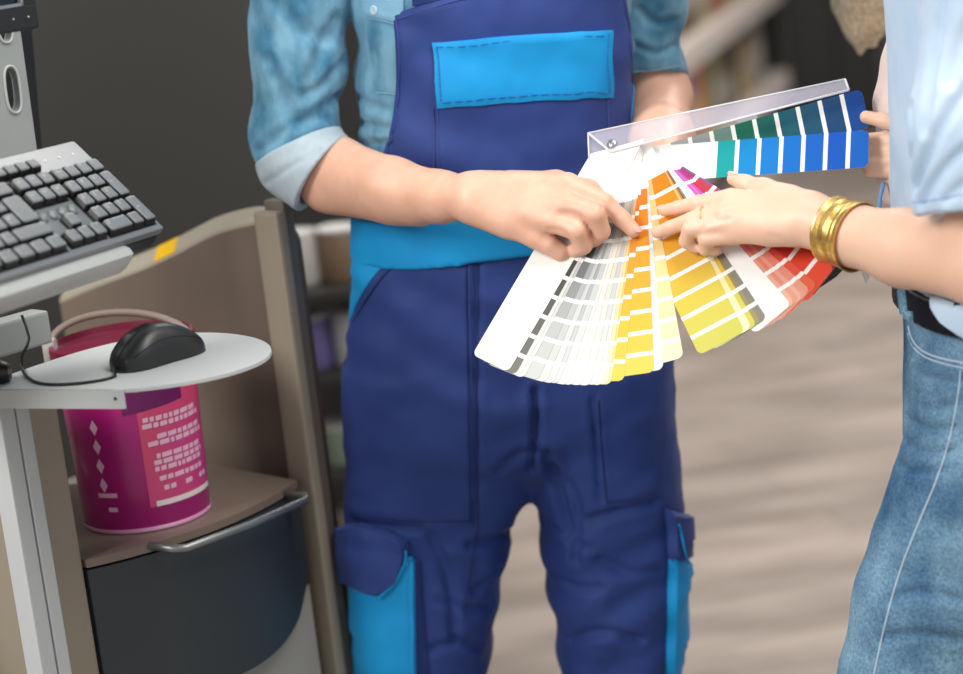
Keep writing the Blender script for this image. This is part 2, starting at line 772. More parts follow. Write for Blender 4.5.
# left and right side walls
lw = [Lv(25, 408, 0.0)[0], Lv(60, 408, 0.0)[0]]
SZ = PD(150, 376, 1.79)[2]
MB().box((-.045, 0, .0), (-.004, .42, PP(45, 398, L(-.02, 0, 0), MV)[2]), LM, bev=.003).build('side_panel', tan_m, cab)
# back wall set at an angle, its top edge curving down to the left
w0 = PZ(292, 462, SHZ)
wd = PZ(150, 452, SHZ) - w0
wd /= np.linalg.norm(wd)
wn = np.array([wd[1], -wd[0], 0])
if np.dot(wn, CAM - w0) < 0:
    wn = -wn
ptop = dense([(286, 246), (281, 232), (266, 224), (245, 226), (217, 234), (200, 242), (167, 260), (130, 275), (101, 285), (60, 303)], 30)
topw = [PP(x, y, w0, wn) for x, y in ptop]
q0_, q1_ = topw[0].copy(), topw[-1].copy()
q0_[2] = q1_[2] = 0.2
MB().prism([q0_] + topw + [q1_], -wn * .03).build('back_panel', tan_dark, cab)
LIP = np.array([0, .055, .009])       # the top edge is a wide lip that rises a little to the back
eb = MB()
for a_, b_ in zip(topw[:-1], topw[1:]):
    eb.prism([a_, b_, b_ + MZ * .004, a_ + MZ * .004], LIP)
eb.build('top_edge', tan_edge, cab)
zt = topw[1][2]
qa, qb, qc, qd = [PP(x, y, w0, wn) + MZ * .0045 for x, y in ((154, 266.5), (175, 256.3), (175, 256.3), (154, 266.5))]
MB().prism([qa, qb, qb + LIP, qa + LIP], MZ * .0012).build('sticker', mat('yellow_sticker', 'e6b414', .5), cab)
# front strip of the right wall and the darker frame strip outside it
MB().box((WR + .012, -.012, 0), (WR + .028, .03, zt + .04), LM, bev=.004).build('front_strip', tan_m, cab)
MB().box((WR + .030, -.004, 0), (WR + .046, .03, zt + .05), LM, bev=.003).build('frame_rail', mat('dark_brown_rail', '6f675c', .4), cab)


def bulge(u):
    t = u / WR
    return .034 * (1 - (2 * t - 1) ** 2) + .004


NU = 28
us = np.linspace(0, WR - .003, NU)
sh = MB()
pl = [L(u, bulge(u) - .002, SHZ - .009) for u in us] + [L(WR - .003, -.16, SHZ - .009), L(0, -.4, SHZ - .009)]
sh.prism(pl, MZ * .009)
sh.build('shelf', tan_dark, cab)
# drawer with a bowed front whose lower edge swings down to the left
zcurve = [Lv(x, y, .02) for x, y in dense([(312, 588), (306, 612), (290, 634), (268, 653), (238, 670), (190, 690), (90, 718)], 24)][::-1]
dr = MB()
fr = []
for u in us:
    zb = np.interp(u, [q[0] for q in zcurve], [q[2] for q in zcurve])
    fr.append((u, bulge(u), zb))
V = []
for u, v, zb in fr:
    for k in range(7):
        z = SHZ - .012 - (SHZ - .012 - zb) * k / 6
        V.append(L(u, v - .002, z))
for u, v, zb in fr:
    V += [L(u, v - .022, SHZ - .012), L(u, v - .022, zb)]
n7 = NU * 7
Fc = []
for i in range(NU - 1):
    for k in range(6):
        a = i * 7 + k
        Fc.append((a, a + 1, a + 8, a + 7))
    c0 = n7 + i * 2
    Fc += [(c0, c0 + 1, c0 + 3, c0 + 2), (i * 7, c0, c0 + 2, i * 7 + 7), (i * 7 + 6, c0 + 1, c0 + 3, i * 7 + 13)]
Fc += [(0, n7, n7 + 1, 6), ((NU - 1) * 7, n7 + NU * 2 - 2, n7 + NU * 2 - 1, (NU - 1) * 7 + 6)]
drawer = dr.add(V, Fc).build('drawer', slate_m, cab, smooth=True, angle=40)
h0, h1 = Lv(168, 551, .05), Lv(309, 496, .05)
hz = (h0[2] + h1[2]) / 2
hv = .062
hp = [L(h0[0] - .005, bulge(h0[0]) - .004, hz + .004), L(h0[0] + .004, hv - .008, hz + .002), L(h0[0] + .016, hv, hz), L((h0[0] + h1[0]) / 2, hv + .004, hz),
      L(h1[0] - .012, hv - .004, hz), L(h1[0] - .002, hv - .016, hz), L(h1[0] - .006, bulge(h1[0]) - .004, hz)]
MB().tube(hp, .0048, 10).build('handle', steel, drawer, smooth=True)
MB().box((0, .004, 0), (WR, .39, .78), LM).build('base_panel', grey_base, cab)
# tall dark housing behind the desk
hs = MB()
hw0, hw1 = Lv(-60, 200, -.58)[0], Lv(272, 160, -.58)[0]
hs.box((hw0, .58, .0), (hw1, .75, 2.3), LM, bev=.01)
hs.build('housing', hous_m, cab)

# ------------------------------------------------------------------ paint bucket on the shelf
bc = PZ(151, 533, SHZ)
ql = depth(bc) + .06
BR = 136 / 2 / FPX * ql * DS
BXc = bc + np.array([ray(151, 533)[0], ray(151, 533)[1], 0]) * BR
# height so that the rim meets its place in the photo
ztop = PP(130, 336, BXc, np.array([0, -1.0, 0]))[2]
BH = ztop - SHZ
bucket = thing('paint_bucket', 'magenta plastic paint bucket with white printed label inside the tan cabinet shelf', 'bucket', BXc)
BM = Matrix.Translation(Vector(BXc))
mag = mat('magenta_plastic', 'a3126e', 0.32, vary=(9, 'b0187a', 2), coat=.3)
maroon = mat('maroon_lid', '6c1330', 0.4)
MB().lathe([(BR * .90, 0.0005), (BR * .925, .004), (BR * .965, BH * .5), (BR * 1.0, BH - .03), (BR * 1.0, BH - .012)], 48, BM).build('bucket_body', mag, bucket, smooth=True, angle=40)
MB().lathe([(BR * 1.0, BH - .034), (BR * 1.045, BH - .032), (BR * 1.05, BH - .004), (BR * 1.04, BH), (BR * .985, BH + .001), (BR * .97, BH - .006), (BR * .2, BH - .007)], 48, BM).build('lid', [maroon], bucket, smooth=True, angle=40)
MB().lathe([(BR * .93, .0045), (BR * .94, .006), (BR * .935, .001)], 48, BM, cap=False).build('base_rim', mat('pink_rim', 'c98aae', .4), bucket, smooth=True)
ang0 = math.atan2(CAM[1] - BXc[1], CAM[0] - BXc[0])


def onb(a, z, d=.0006):
    r = np.interp(z, [0, .004, BH * .5, BH - .03, BH], [BR * .90, BR * .925, BR * .965, BR, BR]) + d
    return BXc + np.array([r * math.cos(ang0 + a), r * math.sin(ang0 + a), z])


def bpatch(mb, a0, a1, z0, z1, n=10, slope=0.0, d=.0006):
    aa = np.linspace(a0, a1, n)
    V = [onb(a, z0 + slope * (a - a0), d) for a in aa] + [onb(a, z1 + slope * (a - a0), d) for a in aa]
    mb.add(V, [(i, i + 1, n + i + 1, n + i) for i in range(n - 1)])


pk = MB()
bpatch(pk, .05, 1.35, .028, BH * .83, 24, d=.0004)
pk.build('label_panel', mat('pink_label', 'c43c84', .35, vary=(7, 'd0466a', 2), coat=.3), bucket, smooth=True)
dk_ = MB()
bpatch(dk_, -.15, .8, BH * .655, BH * .8, 16, slope=.006, d=.0007)
dk_.build('label_band', mat('plum_print', '6a0e58', .35), bucket, smooth=True)
tx = MB()
rows = [(BH * .60, .12, 1.1), (BH * .565, .1, 1.15), (BH * .50, .3, 1.15), (BH * .465, .15, 1.2), (BH * .395, .25, 1.1), (BH * .36, .2, 1.15), (BH * .325, .2, 1.1), (BH * .27, .25, 1.1), (BH * .215, .3, .5), (BH * .215, .68, .82), (BH * .215, 1.0, 1.2)]
for z, a0, a1 in rows:
    a = a0
    while a < a1 - .02:
        wl = random.uniform(.05, .17)
        bpatch(tx, a, min(a1, a + wl), z, z + .0055, 5, slope=.004, d=.0011)
        a += wl + .025
tx.build('label_print', mat('pale_pink_print', 'e6b4cc', .4), bucket, smooth=True)
tx = MB()
for z in np.linspace(BH * .6, BH * .28, 4):
    n = 4
    V = [onb(-.62 + dx, z + dz, .0011) for dx, dz in ((-.07, 0), (0, -.009), (.07, 0), (0, .009))]
    tx.add(V, [(0, 1, 2, 3)])
bpatch(tx, -.75, -.42, BH * .21, BH * .235, 8, d=.0011)
bpatch(tx, -.6, -.45, BH * .13, BH * .155, 6, d=.0011)
tx.build('label_symbols', mat('pale_pink_print', 'e6b4cc', .4), bucket, smooth=True)
wb = MB()
bpatch(wb, .15, 1.32, BH * .135, BH * .165, 22, d=.0012)
wb.build('label_stripe', mat('cream_stripe', 'ead9d6', .4), bucket, smooth=True)
hd = []
for t in np.linspace(0, math.pi, 24):
    hd.append(BXc + RT * (BR * 1.06 * math.cos(t)) + np.array([0, .03 * math.sin(t), BH - .012 + .034 * math.sin(t)]))
MB().tube(hd, .0042, 8).build('handle', mat('handle_wire', '7d6f66', .4), bucket, smooth=True)
for sgn in (1, -1):
    lug = MB().box(BXc + RT * BR * sgn * 1.05 + np.array([-.007, -.012, BH - .03]), BXc + RT * BR * sgn * 1.05 + np.array([.007, .012, BH - .002]), bev=.003)
    lug.build('handle_lug', mat('lug_plastic', 'a8a29a', .4), bucket, smooth=True, angle=40)

# ------------------------------------------------------------------ computer stand: post, mouse shelf, keyboard tray, slotted upright
SZ = PD(150, 376, 1.79)[2]
stand = thing('computer_stand', 'white metal computer stand with slotted upright, keyboard tray and round-ended mouse shelf', 'stand', PZ(30, 640, 0))
# mouse shelf: outline from the photo, laid on its own level plane
out = [(-40, 386), (0, 378), (40, 364), (80, 351), (120, 341), (155, 335.5), (190, 332.5), (222, 332.5), (250, 336), (267, 342), (273, 349.5), (268, 357.5), (250, 366.5), (222, 375), (190, 381.5), (155, 386.5), (122, 390), (60, 389.6), (0, 390), (-40, 390)]
dd = dense(out, 130)
pl = [PZ(x, y, SZ) for x, y in dd]
sm = MB().prism(pl, (0, 0, -.0035))
sm.build('mouse_shelf', white_met, stand)
f0, f1 = PZ(-40, 390.2, SZ), PZ(122, 390.2, SZ)
fd = (f1 - f0) / np.linalg.norm(f1 - f0)
fn = np.array([fd[1], -fd[0], 0])
fl = MB().prism([f0, f1, f1 + MZ * -.019, f0 + MZ * -.019], -fn * .003)
fl.build('shelf_flange', white_met, stand)
hc = PP(115.5, 398.5, f0, fn) + fn * .0003
MB().lathe([(.0016, 0), (.0016, .0008)], 14, basis(hc, fd, MZ, fn)).build('flange_hole', black_pl, stand)
# square post with a groove
pa, pb = PD(-2, 420, 1.85), PD(31, 420, 1.85)
pw = .036
PM = basis(np.array([pb[0], pb[1], 0]), MU, -MV, MZ)
MB().box((-pw, 0, 0), (-.0175, .03, SZ - .02), PM, bev=.0015).box((-.0155, 0, 0), (.0, .03, SZ - .02), PM, bev=.0015).box((-pw + .002, .004, 0), (-.002, .028, SZ - .021), PM).build('post', white_met, stand)
MB().box((-.22, -.2, 0), (-.001, .03, .03), PM, bev=.006).build('foot', white_met, stand)
# slotted upright carrying the monitor
UD = 1.97
un = MV.copy()
un /= np.linalg.norm(un)
ub = PD(42, 168, UD)


def UPt(px, py):
    return PP(px, py, ub, un)


bm = bmesh.new()
outer = [UPt(x, y) for x, y in ((-60, 20), (19, 20), (46, 215), (-60, 240))]


def oval(cx, cy, rx, ry, lean, n=20):
    r = []
    for i in range(n):
        q = 2 * math.pi * i / n
        c, s_ = math.cos(q), math.sin(q)
        e = .55
        X = rx * math.copysign(abs(c) ** .9, c)
        Y = ry * math.copysign(abs(s_) ** .6, s_)
        r.append((cx + X + lean * Y, cy + Y))
    return r


holes = [[UPt(x, y) for x, y in oval(12.5, 89.5, 6.8, 21.5, .12)], [UPt(x, y) for x, y in oval(4, 22, 6.8, 19, .12)]]
edges = []
for ring in [outer] + holes:
    vsr = [bm.verts.new(Vector(p)) for p in ring]
    for a, b_ in zip(vsr, vsr[1:] + vsr[:1]):
        edges.append(bm.edges.new((a, b_)))
bmesh.ops.triangle_fill(bm, edges=edges, use_beauty=True)
r = bmesh.ops.extrude_face_region(bm, geom=list(bm.faces))
bmesh.ops.translate(bm, vec=Vector(-un * .012), verts=[e for e in r['geom'] if isinstance(e, bmesh.types.BMVert)])
bmesh.ops.recalc_face_normals(bm, faces=bm.faces)
me = bpy.data.meshes.new('upright')
bm.to_mesh(me)
bm.free()
me.materials.append(mat('grey_powder_metal', '9b9f9d', .45))
o = bpy.data.objects.new('upright', me)
COL.objects.link(o)
par(o, stand)
rims = MB()
for hl in holes:
    c_ = np.mean(hl, axis=0)
    rims.tube([c_ + (p - c_) * 1.1 + un * .0008 for p in hl], .0016, 6, closed=True)
rims.build('slot_rim', mat('pale_rim', 'b4b6b2', .4), stand, smooth=True)
MB().prism([PP(x, y, ub - un * .06, un) for x, y in ((-60, 10), (30, 10), (50, 240), (-60, 260))], -un * .01).build('upright_backing', black_pl, stand)

wbk = PD(46, 326, 1.93)
MB().box((-.09, -.0, -.02), (.006, .03, .016), basis(wbk, MU, -MV, MZ), bev=.003).build('tray_arm', mat('grey_powder_metal', '9b9f9d', .45), stand)
# ------------------------------------------------------------------ keyboard frame (on a sloping tray)
ka = RT * 8.3 + UP * 4.1 + FW * 15.36
ka /= np.linalg.norm(ka)
kb = RT * 12.8 - UP * 12.0 - FW * 3.71
kb -= ka * np.dot(kb, ka)
kb /= np.linalg.norm(kb)
kn = np.cross(kb, ka)
if kn[2] < 0:
    kn = -kn
KC = PD(74, 140, 1.84)
U = .019


def K(s, t, h=0.0):
    return KC + ka * (s * U) + kb * (t * U) + kn * h


KM = basis(KC, ka, -kb, kn)
tray_m = mat('tray_grey', 'b4b6b4', .4)
# tray: flat plate with a thick rolled front edge
tr = MB()
tr.box((-23.5 * U, -7.0 * U, -.034), (-2.6 * U, -.3 * U, -.028), KM)
tray = tr.build('keyboard_tray', tray_m, stand)
MB().box((-23.5 * U, -7.95 * U, -.036), (-3.0 * U, -6.98 * U, -.006), KM, bev=.009).build('tray_lip', tray_m, stand, smooth=True, angle=50)
MB().box((-7.6 * U, -6.5 * U, -.062), (-5.4 * U, -3 * U, -.034), KM, bev=.003).build('tray_bracket', black_pl, stand)
MB().box((-13 * U, -5.5 * U, -.2), (-9.5 * U, -2.5 * U, -.034), KM, bev=.003).build('tray_support', white_met, stand)
MB().lathe([(.003, 0), (.003, .006)], 14, basis(K(-8.2, 6.9, -.05), ka, kn, kb)).build('red_button', mat('red_plastic', 'c03028', .4), stand)

kbd = thing('keyboard', 'full size black computer keyboard lying on the sloping grey tray', 'keyboard', M=KM)
case_m = mat('keyboard_case_glare', '75787a', .33, spec=.6)  # black plastic; the overhead glare is painted in as grey
case_s = mat('keyboard_underside', '151515', .5)
key_m = mat('key_plastic_glare', '707375', .34, spec=.6)  # grey stands for sheen on the black key tops
key_d = mat('key_side', '0c0c0d', .45)
leg_m = mat('key_legend', 'c8cacc', .5)
W_ = 23.9
cb = MB().box((-W_ * U, -7.15 * U, -.010), (0, 0, 0), KM, bev=.003)
cb.build('case_top', case_m, kbd, smooth=True, angle=50)
MB().box((-W_ * U + .001, -7.15 * U + .001, -.0275), (-.001, -.001, -.0102), KM, bev=.002).build('case_bottom', case_s, kbd)
wells = MB()
for s0, s1, t0_, t1 in ((-4.35, -.3, 1.72, 6.8), (-7.52, -4.48, 1.72, 3.8), (-7.52, -4.48, 5.72, 6.75), (-23.4, -7.75, 1.72, 6.8), (-8.1, -4.4, .72, 1.62), (-12.1, -8.5, .72, 1.62), (-16.2, -12.5, .72, 1.62), (-20.2, -16.6, .72, 1.62)):
    wells.box((s0 * U, -t1 * U, -.001), (s1 * U, -t0_ * U, .0004), KM)
wells.build('key_well', key_d, kbd)
fcache = {}


def glyph(txt, size):
    k_ = (txt, size)
    if k_ not in fcache:
        c = bpy.data.curves.new('g', 'FONT')
        c.body = txt
        c.size = size
        c.resolution_u = 1
        g = bpy.data.objects.new('g', c)
        COL.objects.link(g)
        dg = bpy.context.evaluated_depsgraph_get()
        m = bpy.data.meshes.new_from_object(g.evaluated_get(dg))
        fcache[k_] = ([tuple(v.co) for v in m.vertices], [tuple(p.vertices) for p in m.polygons])
        bpy.data.objects.remove(g)
        bpy.data.curves.remove(c)
        bpy.data.meshes.remove(m)
    return fcache[k_]


def key(s, t, wu=1.0, hu=1.0, txt='', kh=.0085):
    """s,t = centre in key units"""
    g = .0006
    w0, h0_ = wu * U / 2 - g, hu * U / 2 - g
    w1, h1_ = w0 - .0024, h0_ - .0022
    M = KM @ Matrix.Translation((s * U, -t * U, 0))
    mb = MB()
    sh_ = .0006
    z1 = kh
    rings = [(w0, h0_, .0004, 0), (w0 - .0003, h0_ - .0003, .003, 0), (w1 + .0006, h1_ + .0006, z1 - .0012, sh_), (w1, h1_, z1 - .0003, sh_), (w1 - .0012, h1_ - .0012, z1, sh_)]
    V = []
    for (a, b_, z, s_) in rings:
        c = min(a, b_) * .18
        for x, y in ((a - c, -b_), (a, -b_ + c), (a, b_ - c), (a - c, b_), (-a + c, b_), (-a, b_ - c), (-a, -b_ + c), (-a + c, -b_)):
            V.append(M @ Vector((x, y + s_, z)))
    Fc, mi = [], []
    for r_ in range(len(rings) - 1):
        for k in range(8):
            Fc.append((r_ * 8 + k, r_ * 8 + (k + 1) % 8, r_ * 8 + 8 + (k + 1) % 8, r_ * 8 + 8 + k))
            mi.append(1 if r_ < 2 else 0)
    Fc.append(tuple(range((len(rings) - 1) * 8, len(rings) * 8)))
    mi.append(0)
    mb.add(V, Fc)
    mb.mi = mi
    if txt:
        sz = .0055 if len(txt) == 1 else .0034
        gv, gf = glyph(txt, sz)
        mb.add([M @ Vector((x - w1 + .0018, y + (.0005 if len(txt) == 1 else .001) + sh_, z1 + .00008)) for x, y, _ in gv], gf, 2)
    return mb.build('key', [key_m, key_d, leg_m], kbd)


for j, rw in enumerate(['Num / * -', '7 8 9', '4 5 6', '1 2 3']):
    for i, c in enumerate(rw.split()):
        key(-3.85 + i, 2.26 + j, 1, 1, c)
key(-.85, 3.76, 1, 2, '+')
key(-.85, 5.76, 1, 2, 'Ent')
key(-3.35, 6.26, 2, 1, '0')
key(-1.85, 6.26, 1, 1, '.')
for j, rw in enumerate(['Ins Hom PgU', 'Del End PgD']):
    for i, c in enumerate(rw.split()):
        key(-7 + i, 2.26 + j, 1, 1, c)
key(-6, 5.22)
for i in range(3):
    key(-7 + i, 6.22)
for i in range(4):
    key(-7.62 + i * .92, 1.18, .92, .82)
fk = 12
for g in range(3):
    for i in range(4):
        key(-11.7 + i * .92 - g * 4.05, 1.18, .92, .82, 'F%d' % (9 + i - 4 * g))
key(-22.9, 1.18, .92, .82, 'Esc')
E0 = -7.85
key(E0 - 1, 2.26, 2, 1)
for i, c in enumerate('=-0987654321`'):
    key(E0 - 2.5 - i, 2.26, 1, 1, c)
key(E0 - .75, 3.76, 1.5, 2)
for i, c in enumerate('][POIUYTREWQ'):
    key(E0 - 2 - i, 3.26, 1, 1, c)
key(E0 - 14.2, 3.26, 1.4, 1, 'Tab')
for i, c in enumerate("#';LKJHGFDSA"[:12]):
    key(E0 - 2 - i, 4.26, 1, 1, c)
key(E0 - 14.2, 4.26, 1.4, 1, 'Caps')
key(E0 - 1.375, 5.26, 2.75, 1)
for i, c in enumerate('/.,MNBVCXZ'):
    key(E0 - 3.25 - i, 5.26, 1, 1, c)
key(E0 - 13.85, 5.26, 2.2, 1)
for i in range(4):
    key(E0 - .62 - i * 1.24, 6.26, 1.24, 1)
key(E0 - 8.0, 6.26, 6.0, 1)
for i in range(3):
    key(E0 - 11.75 - i * 1.3, 6.26, 1.3, 1)
for i in range(4):
    c = K(-4.95 - i * .8, 4.4, 0)
    MB().lathe([(.0058, 0), (.0056, .002), (.0044, .0032), (.001, .0036)], 16, basis(c, ka * .9, -kb * 1.15, kn)).build('media_button', key_m, kbd, smooth=True, angle=50)
for i in range(3):
    c = K(-1.1 - i * 1.15, .9, 0)
    MB().lathe([(.0014, 0), (.0012, .0006)], 12, basis(c, ka, -kb, kn)).build('status_light', mat('led_white', 'd8dad8', .3), kbd)

# ------------------------------------------------------------------ monitor corner
mn = MV.copy()
mo = PD(38, 20, 1.80)
mon = thing('monitor', 'black flat screen monitor on the slotted upright, corner showing at top left', 'monitor', PD(-60, 30, 1.95))


def MP(x, y, d=0.0):
    return PP(x, y, mo, mn) + mn * d


mc = MP(40, 26)
mr = np.cross(np.array([0, 0, 1.0]), mn)
mr = mr / np.linalg.norm(mr)
if mr[0] < 0:
    mr = -mr
mt = PP(39, -40, mo, mn) - mc
mt = np.array([0, 0, 1.0])
MM = basis(mc, mr, mn, mt)
WD, HT = .36, .30
bz = MB()
bz.box((-WD, -.03, -.002), (0, 0, .024), MM, bev=.003)
bz.box((-WD, -.03, HT - .02), (0, 0, HT), MM, bev=.003)
bz.box((-.018, -.03, .02), (0, 0, HT), MM, bev=.003)
bz.box((-WD, -.03, .02), (-WD + .018, 0, HT), MM, bev=.003)
bz.box((-WD + .004, -.035, .004), (-.004, -.02, HT - .004), MM)
bz.build('bezel', mat('bezel_black', '1a1a19', .4), mon)
MB().box((-WD + .016, -.02, .022), (-.016, -.004, HT - .018), MM).build('screen', mat('screen_glass', '060607', .12), mon)
sv = MB()
sv.box((-WD + .016, -.006, .0225), (-.016, .0008, .0255), MM)
sv.box((-.019, -.006, .0225), (-.016, .0008, HT - .018), MM)
sv.build('inner_trim', mat('silver_trim', '9a9a9e', .3, metal=.6), mon)
dt = MB()
for x in (-.012, -.03):
    dt.lathe([(.0009, 0), (.0007, .0006)], 10, MM @ Matrix.Translation((x, .0002, .011)) @ Matrix.Rotation(-math.pi / 2, 4, 'X'))
dt.build('button', mat('led_white', 'd8dad8'), mon)
MB().box((-WD * .62, -.09, .03), (-WD * .38, -.034, .18), MM, bev=.004).build('mount', black_pl, mon)

# ------------------------------------------------------------------ mouse
mf = PZ(116, 373, SZ)
mbk = PZ(190, 350, SZ)
ax = mbk - mf
ML = .107
ax /= np.linalg.norm(ax)
mcen = mf + ax * ML * .5
sd = np.cross(MZ, ax)
mouse = thing('mouse', 'black computer mouse with scroll wheel on the white round-ended shelf', 'mouse', mcen)
MF = basis(mcen, ax, sd, MZ)
S = SDF()
nS = 40
V = []
Fc = []
NP = 24
for i in range(nS + 1):
    t = i / nS
    x = -ML / 2 + ML * t
    e = math.sqrt(max(0, 1 - abs(2 * t - 1) ** 3.2))
    hw_ = (.0285 + .003 * t) * (e ** .8) * (1 - .1 * math.exp(-((t - .45) / .2) ** 2))
    hh = (.013 + .026 * math.sin(math.pi * min(1, .12 + t * .8)) ** 1.2) * (e ** .55)
    for k in range(NP):
        q = 2 * math.pi * k / NP
        c, s_ = math.cos(q), math.sin(q)
        yy = hw_ * math.copysign(abs(c) ** .65, c)
        zz = hh * max(0, s_) ** .75 if s_ > 0 else 0.0
        if s_ <= 0:
            yy *= .93
        V.append(MF @ Vector((x, yy, zz + .0005)))
for i in range(nS):
    for k in range(NP):
        Fc.append((i * NP + k, i * NP + (k + 1) % NP, (i + 1) * NP + (k + 1) % NP, (i + 1) * NP + k))
Fc += [tuple(range(NP))[::-1], tuple(nS * NP + k for k in range(NP))]
mshell = MB().add(V, Fc).build('mouse_shell', mat('mouse_black', '1c1d1e', .38, spec=.5), mouse, smooth=True, angle=60)


def msurf(x, yf):
    """point on the upper shell; x from the nose 0..1, yf -1..1"""
    t = x
    e = math.sqrt(max(0, 1 - abs(2 * t - 1) ** 3.2))
    hw_ = (.0285 + .003 * t) * (e ** .8) * (1 - .1 * math.exp(-((t - .45) / .2) ** 2))
    hh = (.013 + .026 * math.sin(math.pi * min(1, .12 + t * .8)) ** 1.2) * (e ** .55)
    c = math.copysign(abs(yf) ** (1 / .65), yf)
    s_ = math.sqrt(max(0, 1 - c * c))
    return np.array(MF @ Vector((-ML / 2 + ML * t, hw_ * yf, hh * s_ ** .75 + .0005)))


def ribbon(mb, pts, wv, up=.0006):
    V = []
    for p, q in zip(pts, wv):
        V += [p - q + MZ * up, p + q + MZ * up]
    mb.add(V, [(2 * i, 2 * i + 1, 2 * i + 3, 2 * i + 2) for i in range(len(pts) - 1)])


st = MB()
for yv in (.15, -.15):
    st.tube([msurf(x, yv) + MZ * .0002 for x in np.linspace(.03, .42, 14)], .0006, 6)
st.tube([msurf(.42, y) + MZ * .0002 for y in np.linspace(-.15, .15, 5)], .0006, 6)
st.build('button_gap', mat('gap_black', '050505', .6), mouse, smooth=True)
rb = MB()
ribbon(rb, [msurf(x, 0) for x in np.linspace(.03, .41, 14)], [sd * .0036] * 14, .0005)
rb.build('centre_strip', mat('gloss_black', '0a0a0b', .15), mouse, smooth=True)
wc = msurf(.2, 0)
MB().lathe([(.006, -.003), (.0075, -.002), (.0075, .002), (.006, .003)], 24, basis(wc - MZ * .003, ax, MZ, sd)).build('scroll_wheel', mat('wheel_rubber', '3a3a3a', .5), mouse, smooth=True, angle=40)
sl = MB()
for sg in (1, -1):
    sl.tube([msurf(x, sg * .88) * 1.0 for x in np.linspace(.1, .9, 18)], .0006, 6)
sl.build('side_line', mat('gap_black', '050505', .6), mouse, smooth=True)
cpx = [(119, 374.5), (108, 379), (85, 383), (55, 385), (36, 383), (25, 376), (21, 366)]
cp = [PZ(x, y, SZ + .0016) for x, y in dense(cpx, 26)]
cp += [PD(x, y, depth(cp[-1]) + d) for x, y, d in ((22, 355, -.005), (27, 346, -.01), (29, 338, -.01), (26, 326, 0), (22, 316, .01))]
cp[0] = mf - ax * .0 + MZ * .006
MB().tube(cp, .0016, 8).build('cable', mat('cable_black', '0c0c0c', .45), mouse, smooth=True)

# dark round knob at the left edge of the shelf
kp = PZ(-2, 372, SZ + .012)
tag(rebase(MB().lathe([(.004, -.02), (.010, -.017), (.0125, -.008), (.0125, .004), (.009, .012), (.002, .0135)], 24, basis(kp, -MV * .0 + np.array([0, 0, 1.0]), np.cross(RT, MZ), RT)).build('clamp_knob', black_pl, None, smooth=True, angle=50), kp),
    'small black round knob at the left end of the white mouse shelf', 'knob')

# slate drawer unit at the left edge
d0 = PD(8, 600, 2.05)
DM = basis(np.array([d0[0], d0[1], 0]), MU, -MV, MZ)
du = thing('drawer_unit', 'dark slate drawer unit behind the white post at the left edge', 'cabinet', (d0[0], d0[1], 0))
zt_ = PP(5, 520, d0, MV)[2]
MB().box((-.35, 0, 0), (.02, .16, zt_), DM, bev=.003).build('cabinet_body', slate_m, du)
MB().box((-.35, -.006, zt_), (.02, .16, zt_ + .006), DM, bev=.001).build('top_edge', white_met, du)
MB().box((-.3, .1, zt_ + .006), (.02, .15, SZ - .03), DM, bev=.003).build('back_panel', black_pl, du)

# ------------------------------------------------------------------ colour fan deck
DP = PD(618, 152, 1.93)
GX, GY = -.40, -.42            # the deck tips towards the camera at its lower and right side
DN = GX * RT - GY * UP - FW
DN /= np.linalg.norm(DN)
DX = RT + GX * FW
DX /= np.linalg.norm(DX)
DY = -UP + GY * FW
DY -= DX * np.dot(DX, DY)
DY /= np.linalg.norm(DY)


def dk(px, py, lift=0.0):
    return PP(px, py, DP + DN * lift, DN)


def d2(px, py):
    q = dk(px, py) - DP
    return np.array([q @ DX, q @ DY])


card_m = bpy.data.materials.new('printed_card')
card_m.use_nodes = True
cn = card_m.node_tree
ca = cn.nodes.new('ShaderNodeVertexColor')
ca.layer_name = 'print'
cn.links.new(ca.outputs[0], cn.nodes['Principled BSDF'].inputs['Base Color'])
cn.nodes['Principled BSDF'].inputs['Roughness'].default_value = 0.55
cn.nodes['Principled BSDF'].inputs['Specular IOR Level'].default_value = 0.2

deck = thing('colour_fan_deck', 'fanned paint colour swatch deck held open between the two people', 'colour swatches', DP)
WHITE = 'e6e4df'
CW = .0470
PITCH_ = .0238
GAP = .0046


